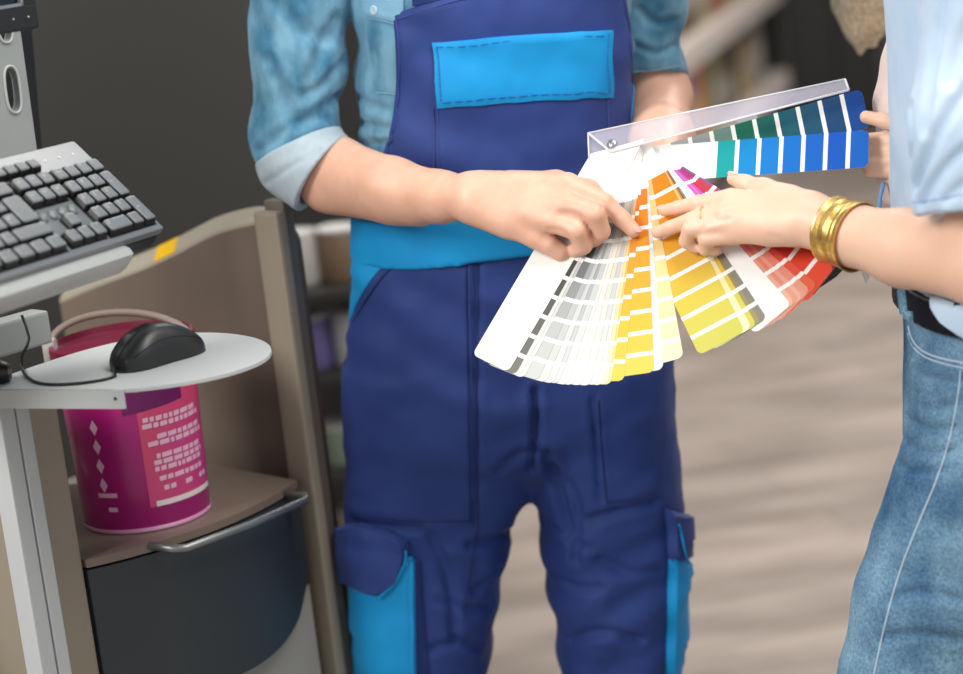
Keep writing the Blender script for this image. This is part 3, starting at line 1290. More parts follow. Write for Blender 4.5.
def card(corner, lift, cols, width=CW, name='colour_card', gap=GAP, pitch=PITCH_, last=None, base=WHITE, pv=(646, 147), slant=0.0):
    """corner: pixel of the outer corner on the counter-clockwise side; cols from the outer end inwards"""
    q_ = d2(*pv)
    c = d2(*corner) - q_
    Ln = math.hypot(*c)
    ang = math.atan2(c[1], c[0])
    ex = DX * math.cos(ang) + DY * math.sin(ang)
    ey = -DX * math.sin(ang) + DY * math.cos(ang)
    h = width / 2
    O = DP + DX * q_[0] + DY * q_[1] + ey * h + DN * lift
    r = .0065
    th = .0004
    segs = []                          # (x0, x1, colour)
    x = Ln
    first = True
    for cc in cols:
        ln = (last if (first and last) else pitch - gap)
        first = False
        ln = min(ln, x + .006)
        if ln < .002:
            break
        if cc is not None:
            segs.append((x - ln, x, cc))
        else:
            segs.append((x - ln, x, base))
        if x - ln - gap > slant + .001:
            segs.append((x - ln - gap, x - ln, base))
        x -= ln + gap
    if x > slant + .002:
        segs.append(('s', x, base))
    V, Fc, Cc = [], [], []

    def ring(poly, colr):
        o = len(V)
        for a, b in poly:
            V.append(O + ex * a + ey * b + DN * th)
        Fc.append(tuple(range(o, o + len(poly))))
        Cc.append(colr)
    for x0, x1, colr in segs:
        if x0 == 's':
            ring([(-.004, -h), (x1, -h), (x1, h), (slant, h)], colr)
            continue
        if cols[0] != WHITE:
            x0 = max(x0, slant)
            if x1 - x0 < .001:
                continue
        if x1 >= Ln - 1e-6:
            po = [(-.004 if cols[0] == WHITE else x0, -h), (x1 - r, -h)]
            po += [(x1 - r + r * math.sin(q), -h + r - r * math.cos(q)) for q in np.linspace(.2, math.pi / 2, 6)]
            po += [(x1 - r + r * math.cos(q), h - r + r * math.sin(q)) for q in np.linspace(0, math.pi / 2 - .2, 6)]
            po += [(x1 - r, h), (slant if cols[0] == WHITE else x0, h)]
        else:
            po = [(x0, -h), (x1, -h), (x1, h), (x0, h)]
        ring(po, colr)
    # underside and sides
    po = [(-.004, -h), (Ln - r, -h)]
    po += [(Ln - r + r * math.sin(q), -h + r - r * math.cos(q)) for q in np.linspace(.2, math.pi / 2, 6)]
    po += [(Ln - r + r * math.cos(q), h - r + r * math.sin(q)) for q in np.linspace(0, math.pi / 2 - .2, 6)]
    po += [(Ln - r, h), (slant, h)]
    o = len(V)
    n = len(po)
    for a, b in po:
        V.append(O + ex * a + ey * b)
    for a, b in po:
        V.append(O + ex * a + ey * b + DN * th)
    Fc.append(tuple(range(o + n - 1, o - 1, -1)))
    Cc.append(base)
    for i in range(n):
        j = (i + 1) % n
        Fc.append((o + i, o + j, o + n + j, o + n + i))
        Cc.append(base)
    me = bpy.data.meshes.new(name)
    me.from_pydata([tuple(v) for v in V], [], Fc)
    at = me.color_attributes.new('print', 'FLOAT_COLOR', 'CORNER')
    for p, c_ in zip(me.polygons, Cc):
        for li in p.loop_indices:
            k_ = 1.0 if c_ == WHITE else .76
            q_ = hx(c_)
            at.data[li].color = (q_[0] * k_, q_[1] * k_, q_[2] * k_, 1)
    me.materials.append(card_m)
    o = bpy.data.objects.new(name, me)
    COL.objects.link(o)
    par(o, deck)
    return o


YEL = ['ead25a', 'eccb50', 'eec447', 'f0ba3e', 'f2ae35', 'f3a12c', 'f29424', 'f0861c', 'ee7a16']
OLV = ['d3cf60', 'd8cd5a', 'dfc94f', 'e6c044', 'ecb63a', 'f2ab2c', 'f59d20', 'f68f18', 'f58212']
GRD = ['7d7d79', '73736f', '6a6a66', '60605d', '565653', '4c4c4a', '424240', '383837', '2e2e2e']
GR1 = ['d2d3d0', 'cbccca', 'c0c2c1', 'b0b2b1', '989a9a', '787a7a', '585a5a', '3a3b3b', '2a2b2b']
GR2 = ['dcdedb', 'd3d5d3', 'c9cbca', 'bfc1c1', 'b3b5b6', 'a6a8a9', '9a9c9e', '8c8e90', '7e8082']
GR3 = ['e6e7e4', 'dfe1df', 'd9dbd9', 'd2d4d3', 'cacdcc', 'c2c5c5', 'b9bcbd', 'b0b4b5', 'a6aaac']
OW1 = ['efeeea', 'ecebe6', 'e9e8e2', 'e6e4de', 'e3e0d8', 'dfdcd3', 'dbd7cd', 'd6d1c6', 'd0cabd']
OW2 = ['e9e9e4', 'e6e5df', 'e2e1da', 'dfdcd3', 'ddd7ca', 'dbd0bf', 'd8c7b2', 'd4bda4', 'd0b295']
CRM = ['f5efcf', 'f5ecc4', 'f5e8b8', 'f5e4ac', 'f5dfa2', 'f4d898', 'f3d08e', 'f2c684', 'f0bb78']
CR2 = ['f3e6a4', 'f2e096', 'f1d988', 'f1d17c', 'f0c770', 'efbc64', 'eeb05a', 'eca250', 'ea9446']
PAL = ['f6efc2', 'f6ecb8', 'f6e8ae', 'f6e3a4', 'f6dd9a', 'f5d592', 'f4cc8a', 'f3c282', 'f2b87a']
SAL = ['f0a48c', 'ef967e', 'ee8670', 'ec7666', 'e86a6c', 'e25f86', 'dd5aa4', 'd458b4', 'c858be']
SA2 = ['f3b8a4', 'f2ad98', 'f0a08c', 'ee9284', 'ec888c', 'ea84a8', 'e682c2', 'dc84cc', 'cc86d0']
RD1 = ['ee6a4a', 'ea5840', 'e44a3c', 'dc3e3c', 'd6403c', 'd84e40', 'd2424a', 'c8345c', 'c03c7c']
RD2 = ['ee5034', 'e84028', 'd83024', 'c42222', 'ae1c22', 'c03a34', 'd04a3c', 'c8404c', 'a83a80']
PUR = ['a2202a', '921c28', '861a2c', '801e3c', '802a58', '8a3a80', '9450a0', '8a60b4', '2e8a80']
lf = .0120
dl = .00055
seq = [((512, 376), [WHITE], CW, dict(pitch=.4, name='cover_card')),
       ((519, 379), GRD, CW, {}), ((523, 380), OW1, CW, {}), ((527, 382), GR3, CW, {}),
       ((541, 384), GR1, CW, {}), ((549, 386), GR2, CW, {}), ((556, 387), GR3, CW, {}), ((561, 387), GR2, CW, {}), ((570, 388), GR3, CW, {}),
       ((575, 388), OW1, CW, {}), ((584, 388), OW1, CW, {}), ((592, 388), OW2, CW, {}), ((599, 387), GR3, CW, {}),
       ((604, 387), OW2, CW, {}), ((609, 386), CRM, CW, {}), ((612, 386), CR2, CW, {}), ((625, 382), YEL, CW, {}),
       ((655, 373), YEL, CW, {}), ((664, 370), OW1, CW, {}), ((684, 358), PAL, CW, {})]
for i, (cr, cl, wd_, kw) in enumerate(seq):
    card(cr, lf, cl, wd_, slant=.034 * (1 - i / len(seq)), **kw)
    lf -= dl
seq = [((745, 332), OLV, .0520, {}), ((752, 328), PAL, CW, {}), ((757, 325), OLV, CW, {}),
       ((761, 322), ['a09a6a', 'a09468', 'a08c60', 'a08458', '987a50', '8e7048', '866840', '7e6038', '765830'], CW, {}),
       ((767, 318), ['8e8a80'] * 9, CW, {}),
       ((791, 304), [WHITE], CW, dict(pitch=.4)), ((795, 301), SA2, CW, {}), ((799, 298), SAL, CW, {}), ((803, 295), SA2, CW, {}), ((810, 289), SAL, CW, {}), ((817, 283), RD1, CW, {}),
       ((834, 265), RD2, CW, {}), ((838, 260), PUR, CW, {})]
for cr, cl, wd_, kw in seq:
    card(cr, lf, cl, wd_, pv=(652, 146), slant=.006, **kw)
    lf -= dl
BLU = ['1268c8', '0c5cc6', '0a68cc', '0c74d2', '0c82d6', '0e90d4', '12a6a6']
card((868, 127), lf - .001, BLU, .0425, pitch=.0236, pv=(618, 146))
TEA = ['0e4a9a', '1c4c7c', '1a5874', '16606e', '126660', '0e6c54', '6e8e84', '98a09e', 'a8acac']
card((858, 81), lf - .012, TEA, CW, pv=(618, 149))
# clear case with the rivet, dark lower cover
acr = mat('clear_acrylic', 'dcd8e6', .08, spec=.6, alpha=.26)
acr2 = mat('clear_acrylic_edge', 'f2f2f4', .12, spec=.8, alpha=.72)
lc = .0135
front = [(588, 133), (845, 79), (849, 90), (611, 152)]
fp = [dk(x, y, lc) for x, y in front]
cv = MB()
cv.prism(fp, -DN * .002)
cvo = cv.build('clear_cover', acr, deck)
bk_ = MB().prism([dk(588, 133, lc) - DN * .0025, dk(611, 152, lc) - DN * .0025, dk(604, 158, lc) - DN * .0025, dk(589, 158, lc) - DN * .0025], -DN * .002)
bk_.build('cover_end', acr, deck)
ed = MB()
for a_, b_, r_ in ((0, 1, .0009), (1, 2, .0012), (2, 3, .0013), (3, 0, .0013)):
    ed.tube([fp[a_], fp[b_]], r_, 6)
ed.tube([dk(589, 158, lc), dk(588, 133, lc)], .0009, 6)
ed.build('cover_edge', acr2, deck, smooth=True)
rv = dk(612, 144, lc)
RM = basis(rv, DX, -DY, DN)
MB().lathe([(.0052, 0), (.0052, .0012), (.0042, .0022), (.002, .0026), (.0018, .0012), (.0005, .0011)], 24, RM).build('rivet', mat('rivet_steel', 'b8b8ba', .25, metal=.9), deck, smooth=True, angle=40)
rv2 = dk(750, 119, lc)
gl = MB().prism([dk(x, y, lc + .0004) for x, y in ((736, 120), (757, 114.5), (758, 118), (738, 123.5))], DN * .0004)
gl.build('cover_mark', mat('grey_mark', '8a8c90', .3), deck)
MB().prism([dk(x, y, lf - .014) for x, y in ((640, 160), (846, 258), (847, 264), (836, 276), (818, 288), (808, 290), (618, 190))], -DN * .002).build('dark_cover', mat('smoked_acrylic', '2c2c2e', .15, alpha=.8), deck)

# ------------------------------------------------------------------ people: shared bits
skin_m = mat('skin_man', 'e0b097', .46, spec=.4, sss=.07, bump=(260, .14, .001), vary=(38, 'd8a68d', 3))
skin_f = mat('skin_woman', 'e8bea4', .44, spec=.4, sss=.07, bump=(240, .08, .001), vary=(20, 'e3b69c', 3))
nail_m = mat('fingernail', 'e0a896', .3, coat=.3)
nail_f = mat('fingernail_pale', 'e6b09e', .25, coat=.4)


def rp(px, D):
    return px * D / 1800.0


def jt(px, py, lift, r):
    p = dk(px, py, lift)
    return (p, rp(r, depth(p)))


def head(S, c, f, sc=1.0):
    """adult head around c, facing f (horizontal unit vector)"""
    c = np.array(c, float)
    f = np.array(f, float)
    s_ = np.cross(MZ, f)
    A = np.array([f, s_, [0, 0, 1.0]])
    P = lambda x, y, z: c + (f * x + s_ * y + MZ * z) * sc
    S.ell(P(-.012, 0, .035), A, np.array([.098, .078, .098]) * sc, .02)
    S.ell(P(.022, 0, -.055), A, np.array([.066, .058, .068]) * sc, .03)
    S.cone(P(.062, 0, -.1), P(.05, 0, -.085), .02 * sc, .03 * sc, .02)
    S.cone(P(.088, 0, .012), P(.108, 0, -.028), .009 * sc, .013 * sc, .012)
    S.cone(P(.1, .012, -.032), P(.1, -.012, -.032), .008 * sc, .008 * sc, .008)
    for g in (1, -1):
        S.cone(P(.082, .016 * g, .028), P(.07, .048 * g, .026), .009 * sc, .007 * sc, .012)
        S.ell(P(-.01, .079 * g, -.012), A, np.array([.02, .008, .032]) * sc, .006)
        S.cone(P(.088, .032 * g, .004), P(.09, .032 * g, .004), .012 * sc, .012 * sc, .006, op='s')
    S.cone(P(.083, .018, -.066), P(.083, -.018, -.066), .007 * sc, .007 * sc, .006)
    S.cone(P(.082, .016, -.076), P(.082, -.016, -.076), .008 * sc, .008 * sc, .006)
    S.cone(P(.096, .02, -.071), P(.096, -.02, -.071), .003 * sc, .003 * sc, .003, op='s')
    return P, A


def hand_template(S, w, f, n, s_, sc=1.0, curl=.5, k=.006):
    """relaxed hand: w wrist, f forward, n back of the hand, s_ thumb side"""
    w, f, n, s_ = [np.array(x, float) for x in (w, f, n, s_)]
    P = lambda a, b, c: w + (f * a + s_ * b + n * c) * sc
    for i, (b, ln, r) in enumerate(((.026, .088, .0095), (.008, .096, .0098), (-.011, .088, .0092), (-.028, .070, .0082))):
        base = P(.088 - .004 * i, b, .004)
        S.cone(P(.0, b * .5, 0), base, .018 * sc, .0125 * sc, .012)
        q = base
        a = .1
        for seg, fr in enumerate((.45, .3, .25)):
            a += curl * (.55 if seg == 0 else .7)
            e = q + (f * math.cos(a) - n * math.sin(a) + s_ * .04 * (1.5 - i)) * ln * fr * sc
            S.cone(q, e, r * sc * (1 - .09 * seg), r * sc * (.91 - .09 * seg), .004)
            q = e
    t0, t1, t2, t3 = P(.02, .022, -.006), P(.055, .046, -.016), P(.082, .056, -.022), P(.104, .058, -.028)
    S.chain([(t0, .017 * sc), (t1, .0125 * sc), (t2, .0105 * sc), (t3, .009 * sc)], .008)


def nail(mb, tip, dirv, nrm, L_, W):
    dirv = np.array(dirv) / np.linalg.norm(dirv)
    nrm = np.array(nrm) - dirv * np.dot(nrm, dirv)
    nrm /= np.linalg.norm(nrm)
    sd_ = np.cross(nrm, dirv)
    V, Fc = [], []
    nu, nv = 8, 8
    for j in range(nv):
        for i in range(nu):
            u = -1 + 2 * i / (nu - 1)
            v = -1 + 2 * j / (nv - 1)
            uu = u * math.sqrt(1 - v * v / 2)
            vv = v * math.sqrt(1 - u * u / 2)
            V.append(tip + sd_ * (uu * W) + dirv * (vv * L_) - nrm * (W * .55 * uu * uu + L_ * .12 * max(0, vv) ** 2))
    for j in range(nv - 1):
        for i in range(nu - 1):
            a = j * nu + i
            Fc.append((a, a + 1, a + nu + 1, a + nu))
    mb.add(V, Fc)


def column_rows(rows, Yc, ry):
    """rows: (py, xl, xr[, Y, ry]) pixel widths at depth plane Yc -> world columns"""
    out_ = []
    for r_ in rows:
        py, xl, xr = r_[:3]
        Y = r_[3] if len(r_) > 3 else Yc
        R = r_[4] if len(r_) > 4 else ry
        p = PY((xl + xr) / 2, py, Y)
        out_.append((p[0], p[1], p[2], rp((xr - xl) / 2, depth(p)), R))
    return out_


# ------------------------------------------------------------------ the man
TORSO = [(-420, 340, 590, .12, .06), (-330, 290, 640, .13, .085), (-200, 318, 640, .12, .11), (0, 352, 634, .10, .115), (100, 355, 632, .10, .115), (150, 357, 631, .10, .115), (240, 355, 640, .10, .118), (330, 352, 655, .10, .12)]
def P3(px, py, Y, r):
    p = PY(px, py, Y)
    return (p, rp(r, depth(p)))


S = SDF()
S.col([(x, y, z, rx - .013, ry - .013) for x, y, z, rx, ry in column_rows(TORSO, .1, .115)], .03)
neck0, neck1 = PY(468, -330, .12), PY(462, -470, .09)
S.cone(neck0, neck1, .062, .056, .03)
hc = neck1 + np.array([0, -.02, .12])
HP, HA = head(S, hc, (0.25, -.968, 0), 1.03)
# right arm of the man (left in the picture)
sho, elb = P3(310, -235, .10, 46), P3(297, 156, .07, 33)
S.chain([sho, P3(302, -20, .09, 37), elb], .03)
S.cone(PY(360, -260, .11), sho[0], .06, sho[1], .04)
wr = dk(474, 198, .050)
wd_ = depth(wr)
S.chain([elb, (PD(335, 172, 2.04), rp(34.5, 2.04)), (PD(392, 189, 1.985), rp(30.5, 1.985)), (PD(440, 197, 1.95), rp(25, 1.95)), (wr, rp(22.5, wd_))], .012)
S.cone(PD(330, 185, 2.04), PD(420, 205, 1.975), rp(26, 2.04), rp(19, 1.975), .02)
S.cone(dk(472, 189, .052), dk(500, 190, .048), rp(17, 1.88), rp(16, 1.88), .012)
S.cone(dk(474, 208, .048), dk(508, 221, .040), rp(17, 1.88), rp(17, 1.88), .012)
mc_i, mc_m, mc_r, mc_p = jt(567, 188, .040, 15.5), jt(566, 205, .046, 13), jt(554, 221, .042, 12.5), jt(536, 237, .031, 12)
for mc_, w0_, r0 in ((mc_i, (486, 189), 17), (mc_m, (484, 197), 18), (mc_r, (484, 205), 17), (mc_p, (486, 212), 14)):
    S.cone(dk(w0_[0], w0_[1], .046), mc_[0], rp(r0, 1.88), mc_[1], .010)
S.cone(dk(500, 192, .036), dk(548, 190, .030), .017, .0165, .012)
FI = [mc_i, jt(604, 203, .033, 10.0), jt(622, 219, .019, 8.8), jt(633.5, 230.5, .0115, 7.6)]
FM = [mc_m, jt(595, 214, .044, 10.6), jt(601, 231, .025, 9.6), jt(594, 240, .012, 8.2)]
FR = [mc_r, jt(577, 230, .040, 10.6), jt(583, 245, .021, 9.6), jt(575, 251, .011, 8.2)]
FP_ = [mc_p, jt(548, 244, .026, 10.4), jt(560, 252, .016, 9), jt(564, 255, .0095, 7.8)]
for ch in (FI, FM, FR, FP_):
    S.chain(ch, .0025)
S.chain([jt(510, 187, .026, 17), jt(556, 185, .016, 14), jt(588, 190, .012, 10.5), jt(600, 198, .009, 8.5)], .007)
# left arm of the man (right in the picture), the hand carries the deck from behind
sho2, elb2 = P3(668, -235, .12, 48), P3(661, 96, .16, 28)
S.cone(PY(600, -260, .11), sho2[0], .06, sho2[1], .04)
S.chain([sho2, P3(653, -60, .15, 30), P3(647, 40, .162, 25), elb2], .03)
wl = dk(662, 172, -.050)
S.chain([elb2, (elb2[0] * .5 + wl * .5 + np.array([0, 0, -.01]), .034), (wl, .026)], .02)
hf = dk(598, 246, -.044) - wl
hf /= np.linalg.norm(hf)
hn = -DN + hf * np.dot(DN, hf)
hn /= np.linalg.norm(hn)
hs_ = np.cross(hn, hf)
if np.dot(hs_, UP) < 0:
    hs_ = -hs_
hand_template(S, wl, hf, hn, hs_, .98, curl=.12)
v, f = S.mesh(.0026)
man_skin = Surf(v, f)
cre = []
for pts, wd2, am in (([(543, 183), (560, 192), (571, 197)], 4, .0008), ([(560, 214), (576, 213), (585, 222), (589, 236)], 4, .0012), ([(549, 230), (560, 229), (572, 240), (574, 250)], 3.5, .0011),
                     ([(598, 197), (603, 204), (601, 212)], 2.5, .0005), ([(601, 196), (608, 206), (606, 214)], 2.5, .0005), ([(619, 212), (623, 218), (621, 225)], 2, .0004)):
    cre.append((pts, rp(wd2, 1.88), am))
man_skin = folds(man_skin, cre)
mroot = PY(515, 1080, .1)
mroot[2] = 0
man = qmesh('person', man_skin.v, man_skin.f, skin_m)
rebase(man, mroot)
tag(man, 'person in blue denim shirt and navy bib overalls pointing at the swatch deck', 'person')
nb = MB()
for a_, b_, ln in ((FI[2][0], FI[3][0], .0055),):
    d_ = b_ - a_
    nb_dir = d_ / np.linalg.norm(d_)
    nn_ = DN * .75 + .7 * UP + .25 * RT
    nn_ = nn_ - nb_dir * np.dot(nn_, nb_dir)
    nail(nb, b_ + nb_dir * .0015 + nn_ / np.linalg.norm(nn_) * rp(7.6, 1.88) * 1.06, nb_dir, nn_, .0056, .0053)
nb.build('fingernail', nail_m, man, smooth=True)
for g in (1, -1):
    MB().lathe([(.0001, -.011), (.006, -.0095), (.0105, -.004), (.011, 0), (.0105, .004), (.006, .0095), (.0001, .011)], 18, Matrix.Translation(Vector(HP(.076, .032 * g, .004)))).build('eye', mat('eye_white', 'e8e4de', .2), man, smooth=True)
S = SDF()
S.ell(HP(-.022, 0, .05), HA, np.array([.108, .088, .1]) * 1.03, .01)
S.cut(HP(.052, 0, .06), HA[0] * .8 - MZ * .35)
S.cut(HP(-.03, 0, -.03), -MZ + HA[0] * .5)
v, f = S.mesh(.004, disp=lambda p: .003 * vnoise(p * 90))
qmesh('hair', v, f, mat('brown_hair', '3a281c', .6, bump=(200, .5, .004)), man)

denim_m = mat('chambray_shirt', '437a98', .78, spec=.2, sheen=.2, bump=(700, .4, .0015), vary=(26, '7aa9c0', 8), aniso=(1.3, 1.3, .8))
cuff_m = mat('shirt_inside', 'a3b3bc', .8, spec=.2, bump=(700, .3, .001), vary=(40, 'b3c0c7', 6))
navy_m = mat('navy_workwear', '263a78', .66, spec=.3, sheen=.06, bump=(1200, .3, .0006), vary=(9, '304688', 4))
navy_d = mat('navy_thread', '1c2860', .7)
cyan_m = mat('bright_blue_workwear', '0b8ccc', .66, spec=.3, sheen=.05, bump=(1200, .3, .0006), vary=(11, '1298d6', 3))
cyan_t = mat('bright_blue_thread', '0a6cae', .7)

# shirt: torso and sleeves
S = SDF()
S.cone(PY(370, -255, .11), P3(310, -235, .10, 48)[0], .07, rp(60, 2.05), .05)
S.chain([P3(312, -225, .10, 60), P3(302, -60, .09, 53), P3(299, 60, .085, 46.5), P3(295, 128, .075, 43), P3(296, 150, .072, 41)], .018)
S.col(column_rows(TORSO, .1, .115), .005, zlo=PY(500, 275, .1)[2], zhi=PY(468, -345, .12)[2])
S.cone(PY(590, -255, .12), P3(668, -235, .12, 48)[0], .07, rp(58, 2.07), .05)


def shirt_disp(p):
    a = .0035 * vnoise(p * np.array([14, 14, 20]), 3)
    q = p[:, 2] * 60 + p[:, 0] * 38 + 2.2 * vnoise(p * 9, 5)
    b_ = .0028 * np.sin(q) * np.clip(vnoise(p * 7, 8) * 1.6 + .3, 0, 1)
    c_ = .0011 * vnoise(p * np.array([70, 70, 45]), 9) + .0016 * np.abs(vnoise(p * np.array([34, 34, 24]), 12))
    return a + b_ - c_


v, f = S.mesh(.0036, shirt_disp)
shirt_s = Surf(v, f)
k1 = rp(1, 2.05)
shirt_s = folds(shirt_s, [([(340, 95), (322, 112), (300, 120)], 9 * k1, .006), ([(345, 60), (325, 85), (305, 95)], 8 * k1, .005), ([(258, 150), (285, 128), (330, 118)], 7 * k1, .004),
                          ([(335, 20), (318, 55), (310, 80)], 9 * k1, .005), ([(268, 60), (285, 95), (290, 120)], 9 * k1, .004), ([(275, 0), (300, 30), (330, 40)], 10 * k1, .004),
                          ([(352, 118), (372, 128), (392, 130)], 6 * k1, .005), ([(350, 140), (370, 146), (390, 142)], 6 * k1, .005), ([(356, 95), (375, 110), (395, 108)], 6 * k1, .004),
                          ([(640, 20), (655, 30), (672, 28)], 6 * k1, .004), ([(640, 50), (660, 55), (676, 48)], 5 * k1, .003)])
shirt = qmesh('shirt', shirt_s.v, shirt_s.f, denim_m, man)
# rolled cuff at the man's right elbow: hollow band of turned-back cloth
S = SDF()
cA, cB = PD(302, 157, 2.065), PD(332, 181, 2.035)
S.cone(PY(296, 130, .073), cA, rp(45.5, 2.07), rp(46, 2.065), .006)
S.cone(cA, cB, rp(46, 2.065), rp(44.5, 2.035), .006)
nA = dirpx(-.41, -.91)
S.cut(PY(299, 144, .07), nA, .004)
nO = dirpx(.82, .573) - FW * .12
oP = PD(322, 175, 2.045)
S.cut(oP, nO, .003)
S.cone(PD(318, 170, 2.05), PD(352, 189, 2.02), rp(37, 2.05), rp(38.5, 2.02), .003, op='s')
v, f = S.mesh(.003, lambda p: .0014 * vnoise(p * 30, 2))
cuff_s = Surf(v, f)
cuff_s = folds(cuff_s, [([(262, 186), (285, 170), (318, 150)], 5 * k1, .002)])
cuff = qmesh('cuff', cuff_s.v, cuff_s.f, cuff_m, shirt)
sb = MB()
stitch(sb, cuff_s, [(291, 212), (305, 190), (325, 165), (345, 141)], .0007, .0003, Y=.05)
sb.build('cuff_stitching', mat('shirt_thread', '7e9cb2', .8), cuff)
# left sleeve, its hem above the elbow
S = SDF()
S.chain([P3(664, -235, .12, 56), P3(652, -60, .15, 45), P3(645, 20, .16, 38), P3(646, 70, .162, 37), P3(648, 100, .162, 37)], .014)
hn_ = dirpx(.14, .99)
S.cut(PY(655, 77, .16), hn_, .003)
S.cone(PY(650, 96, .164), PY(652, 140, .164), rp(30, 2.15), rp(31, 2.15), .002, op='s')
v, f = S.mesh(.0036, shirt_disp)
slv = Surf(v, f)
slv = folds(slv, [([(640, 10), (655, 25), (676, 20)], 6 * k1, .004), ([(636, 45), (656, 55), (676, 44)], 5 * k1, .003)])
slo = qmesh('sleeve', slv.v, slv.f, denim_m, shirt)
hb = MB()
stitch(hb, slv, [(632, 72), (655, 70), (679, 66)], .0009, .0004, Y=.12)
stitch(hb, slv, [(634, 79), (656, 77), (680, 73)], .0016, .0, Y=.12)
hb.build('sleeve_hem', mat('shirt_hem', '8aa6b8', .75), slo, smooth=True)
# chest pocket with flap beside the bib
cpk = patch('chest_pocket', shirt_s, denim_m, shirt, [(364, 15), (404, 24)], [(376, 92), (404, 96)], .0022, 12, 16)
patch('pocket_flap', shirt_s, mat('chambray_pale', '7fb0cc', .75, bump=(900, .25, .001)), cpk, [(358, -14), (404, -6)], [(366, 16), (384, 20), (404, 25)], .0042, 14, 10)
bn = MB()
p_, n_ = shirt_s.hit(377, 10)
bx = np.cross(n_, MZ)
bx /= np.linalg.norm(bx)
bn.lathe([(.0001, .0045), (.005, .0045), (.0055, .0055), (.0045, .0066), (.0001, .0062)], 18, basis(p_, bx, np.cross(n_, bx), n_))
bn.build('button', mat('pearl_button', 'b9ccd8', .3), shirt, smooth=True, angle=40)
tb = MB()
for l_ in ([(366, 17), (384, 21), (402, 26)], [(378, 92), (402, 95)]):
    tb = MB()
    stitch(tb, shirt_s, l_, .0006, .0026)
    tb.build('shirt_stitching', mat('shirt_thread_pale', '8fb2c8', .8), shirt)

# overalls: trousers
HIPS = [(212, 354, 640), (260, 352, 650), (320, 347, 662), (390, 344, 672, .1, .122), (430, 344, 677, .1, .112), (452, 400, 640, .1, .095), (472, 480, 580, .1, .06), (490, 512, 548, .1, .025)]
LEGA = [(360, 346, 520), (440, 343, 532), (480, 343, 534), (505, 344, 525), (525, 345, 519), (545, 347, 512), (585, 352, 505), (621, 356, 498), (674, 362, 488), (780, 372, 478), (950, 380, 470), (1060, 385, 470)]
LEGB = [(360, 505, 672), (440, 520, 677), (480, 530, 680), (508, 536, 681), (530, 539, 683), (561, 541, 684), (588, 545, 683), (612, 555, 681), (674, 561, 674), (780, 568, 668), (950, 580, 660), (1060, 584, 660)]
S = SDF()
S.col(column_rows(HIPS, .1, .125), .03, n=2.4)
la = [(x, y, z, rx, ry * min(1, .78 + .35 * max(0, z - .3))) for x, y, z, rx, ry in column_rows(LEGA, .095, .105)]
lb = [(x, y, z, rx, ry * min(1, .78 + .35 * max(0, z - .3))) for x, y, z, rx, ry in column_rows(LEGB, .095, .105)]
S.col(la, .012, n=2.3)
S.col(lb, .012, n=2.3)


def tr_disp(p):
    a = .0035 * vnoise(p * np.array([10, 10, 13]), 11)
    q = p[:, 2] * 75 - np.abs(p[:, 0] - .03) * 40 + 2.5 * vnoise(p * 7, 15)
    msk = np.clip(vnoise(p * np.array([6, 6, 9]), 18) * 1.5 + .15, 0, 1)
    return a + .0030 * np.sin(q) * msk + .0016 * vnoise(p * np.array([30, 30, 60]), 21) - .0022 * np.abs(vnoise(p * np.array([22, 22, 30]), 23))


v, f = S.mesh(.0046, tr_disp)
tro = Surf(v, f)
k2 = rp(1, 2.06)
tro = folds(tro, [([(478, 258), (477, 380), (474, 522)], 5 * k2, 0.0045), ([(536, 390), (537, 430), (531, 470)], 6 * k2, 0.0090), ([(593, 400), (598, 450), (600, 500)], 5 * k2, 0.0045),
                  ([(500, 470), (515, 455), (532, 452)], 8 * k2, 0.0060), ([(545, 455), (560, 490), (568, 530)], 9 * k2, 0.0090), ([(556, 470), (580, 500), (575, 560)], 8 * k2, 0.0060),
                  ([(545, 520), (575, 545), (590, 548)], 6 * k2, 0.0045), ([(552, 575), (580, 590), (600, 588)], 6 * k2, 0.0045), ([(470, 545), (495, 540), (515, 530)], 7 * k2, 0.0060),
                  ([(430, 535), (450, 575), (455, 640)], 8 * k2, 0.0060), ([(475, 590), (490, 580), (500, 570)], 7 * k2, 0.0060), ([(350, 520), (380, 527), (420, 528)], 8 * k2, 0.0060),
                  ([(440, 600), (470, 612), (490, 605)], 7 * k2, 0.0045), ([(430, 650), (460, 640), (480, 648)], 7 * k2, 0.0045), ([(600, 560), (630, 575), (660, 570)], 8 * k2, 0.0045),
                  ([(570, 640), (600, 630), (640, 640)], 8 * k2, 0.0060), ([(590, 520), (620, 512), (655, 502)], 8 * k2, 0.0060)])
ova = qmesh('overalls', tro.v, tro.f, navy_m, man)
# bright blue waistband and side panels
band_col = column_rows([(212, 350, 644), (262, 347, 655)], .1, .129)
S = SDF()
S.col(band_col, 0, n=2.4, zlo=PY(480, 263, -.02)[2], zhi=PY(480, 214, -.02)[2])
S.col([(x, y, z, rx - .006, ry - .006) for x, y, z, rx, ry in column_rows([(150, 350, 644), (330, 347, 655)], .1, .129)], 0, n=2.4, op='s')
v, f = S.mesh(.0035, lambda p: .001 * vnoise(p * 35, 4))
band = Surf(v, f)
qmesh('waistband', band.v, band.f, cyan_m, ova)
patch('side_panel', tro, cyan_m, ova, [(353, 258), (392, 258)], [(346, 322), (349, 322)], .0024, 12, 16, left=[(353, 258), (348, 290), (346, 322)], right=[(392, 258), (368, 282), (349, 322)])
patch('hip_pocket', tro, navy_m, ova, [(394, 259), (470, 264)], [(358, 520), (410, 527), (474, 526)], .0012, 24, 40, left=[(394, 259), (374, 284), (356, 322), (353, 400), (358, 520)], right=[(470, 264), (472, 380), (474, 526)])
patch('hip_pocket', tro, navy_m, ova, [(594, 352), (660, 330)], [(602, 505), (656, 494)], .0012, 20, 30, right=[(660, 330), (665, 400), (656, 494)])
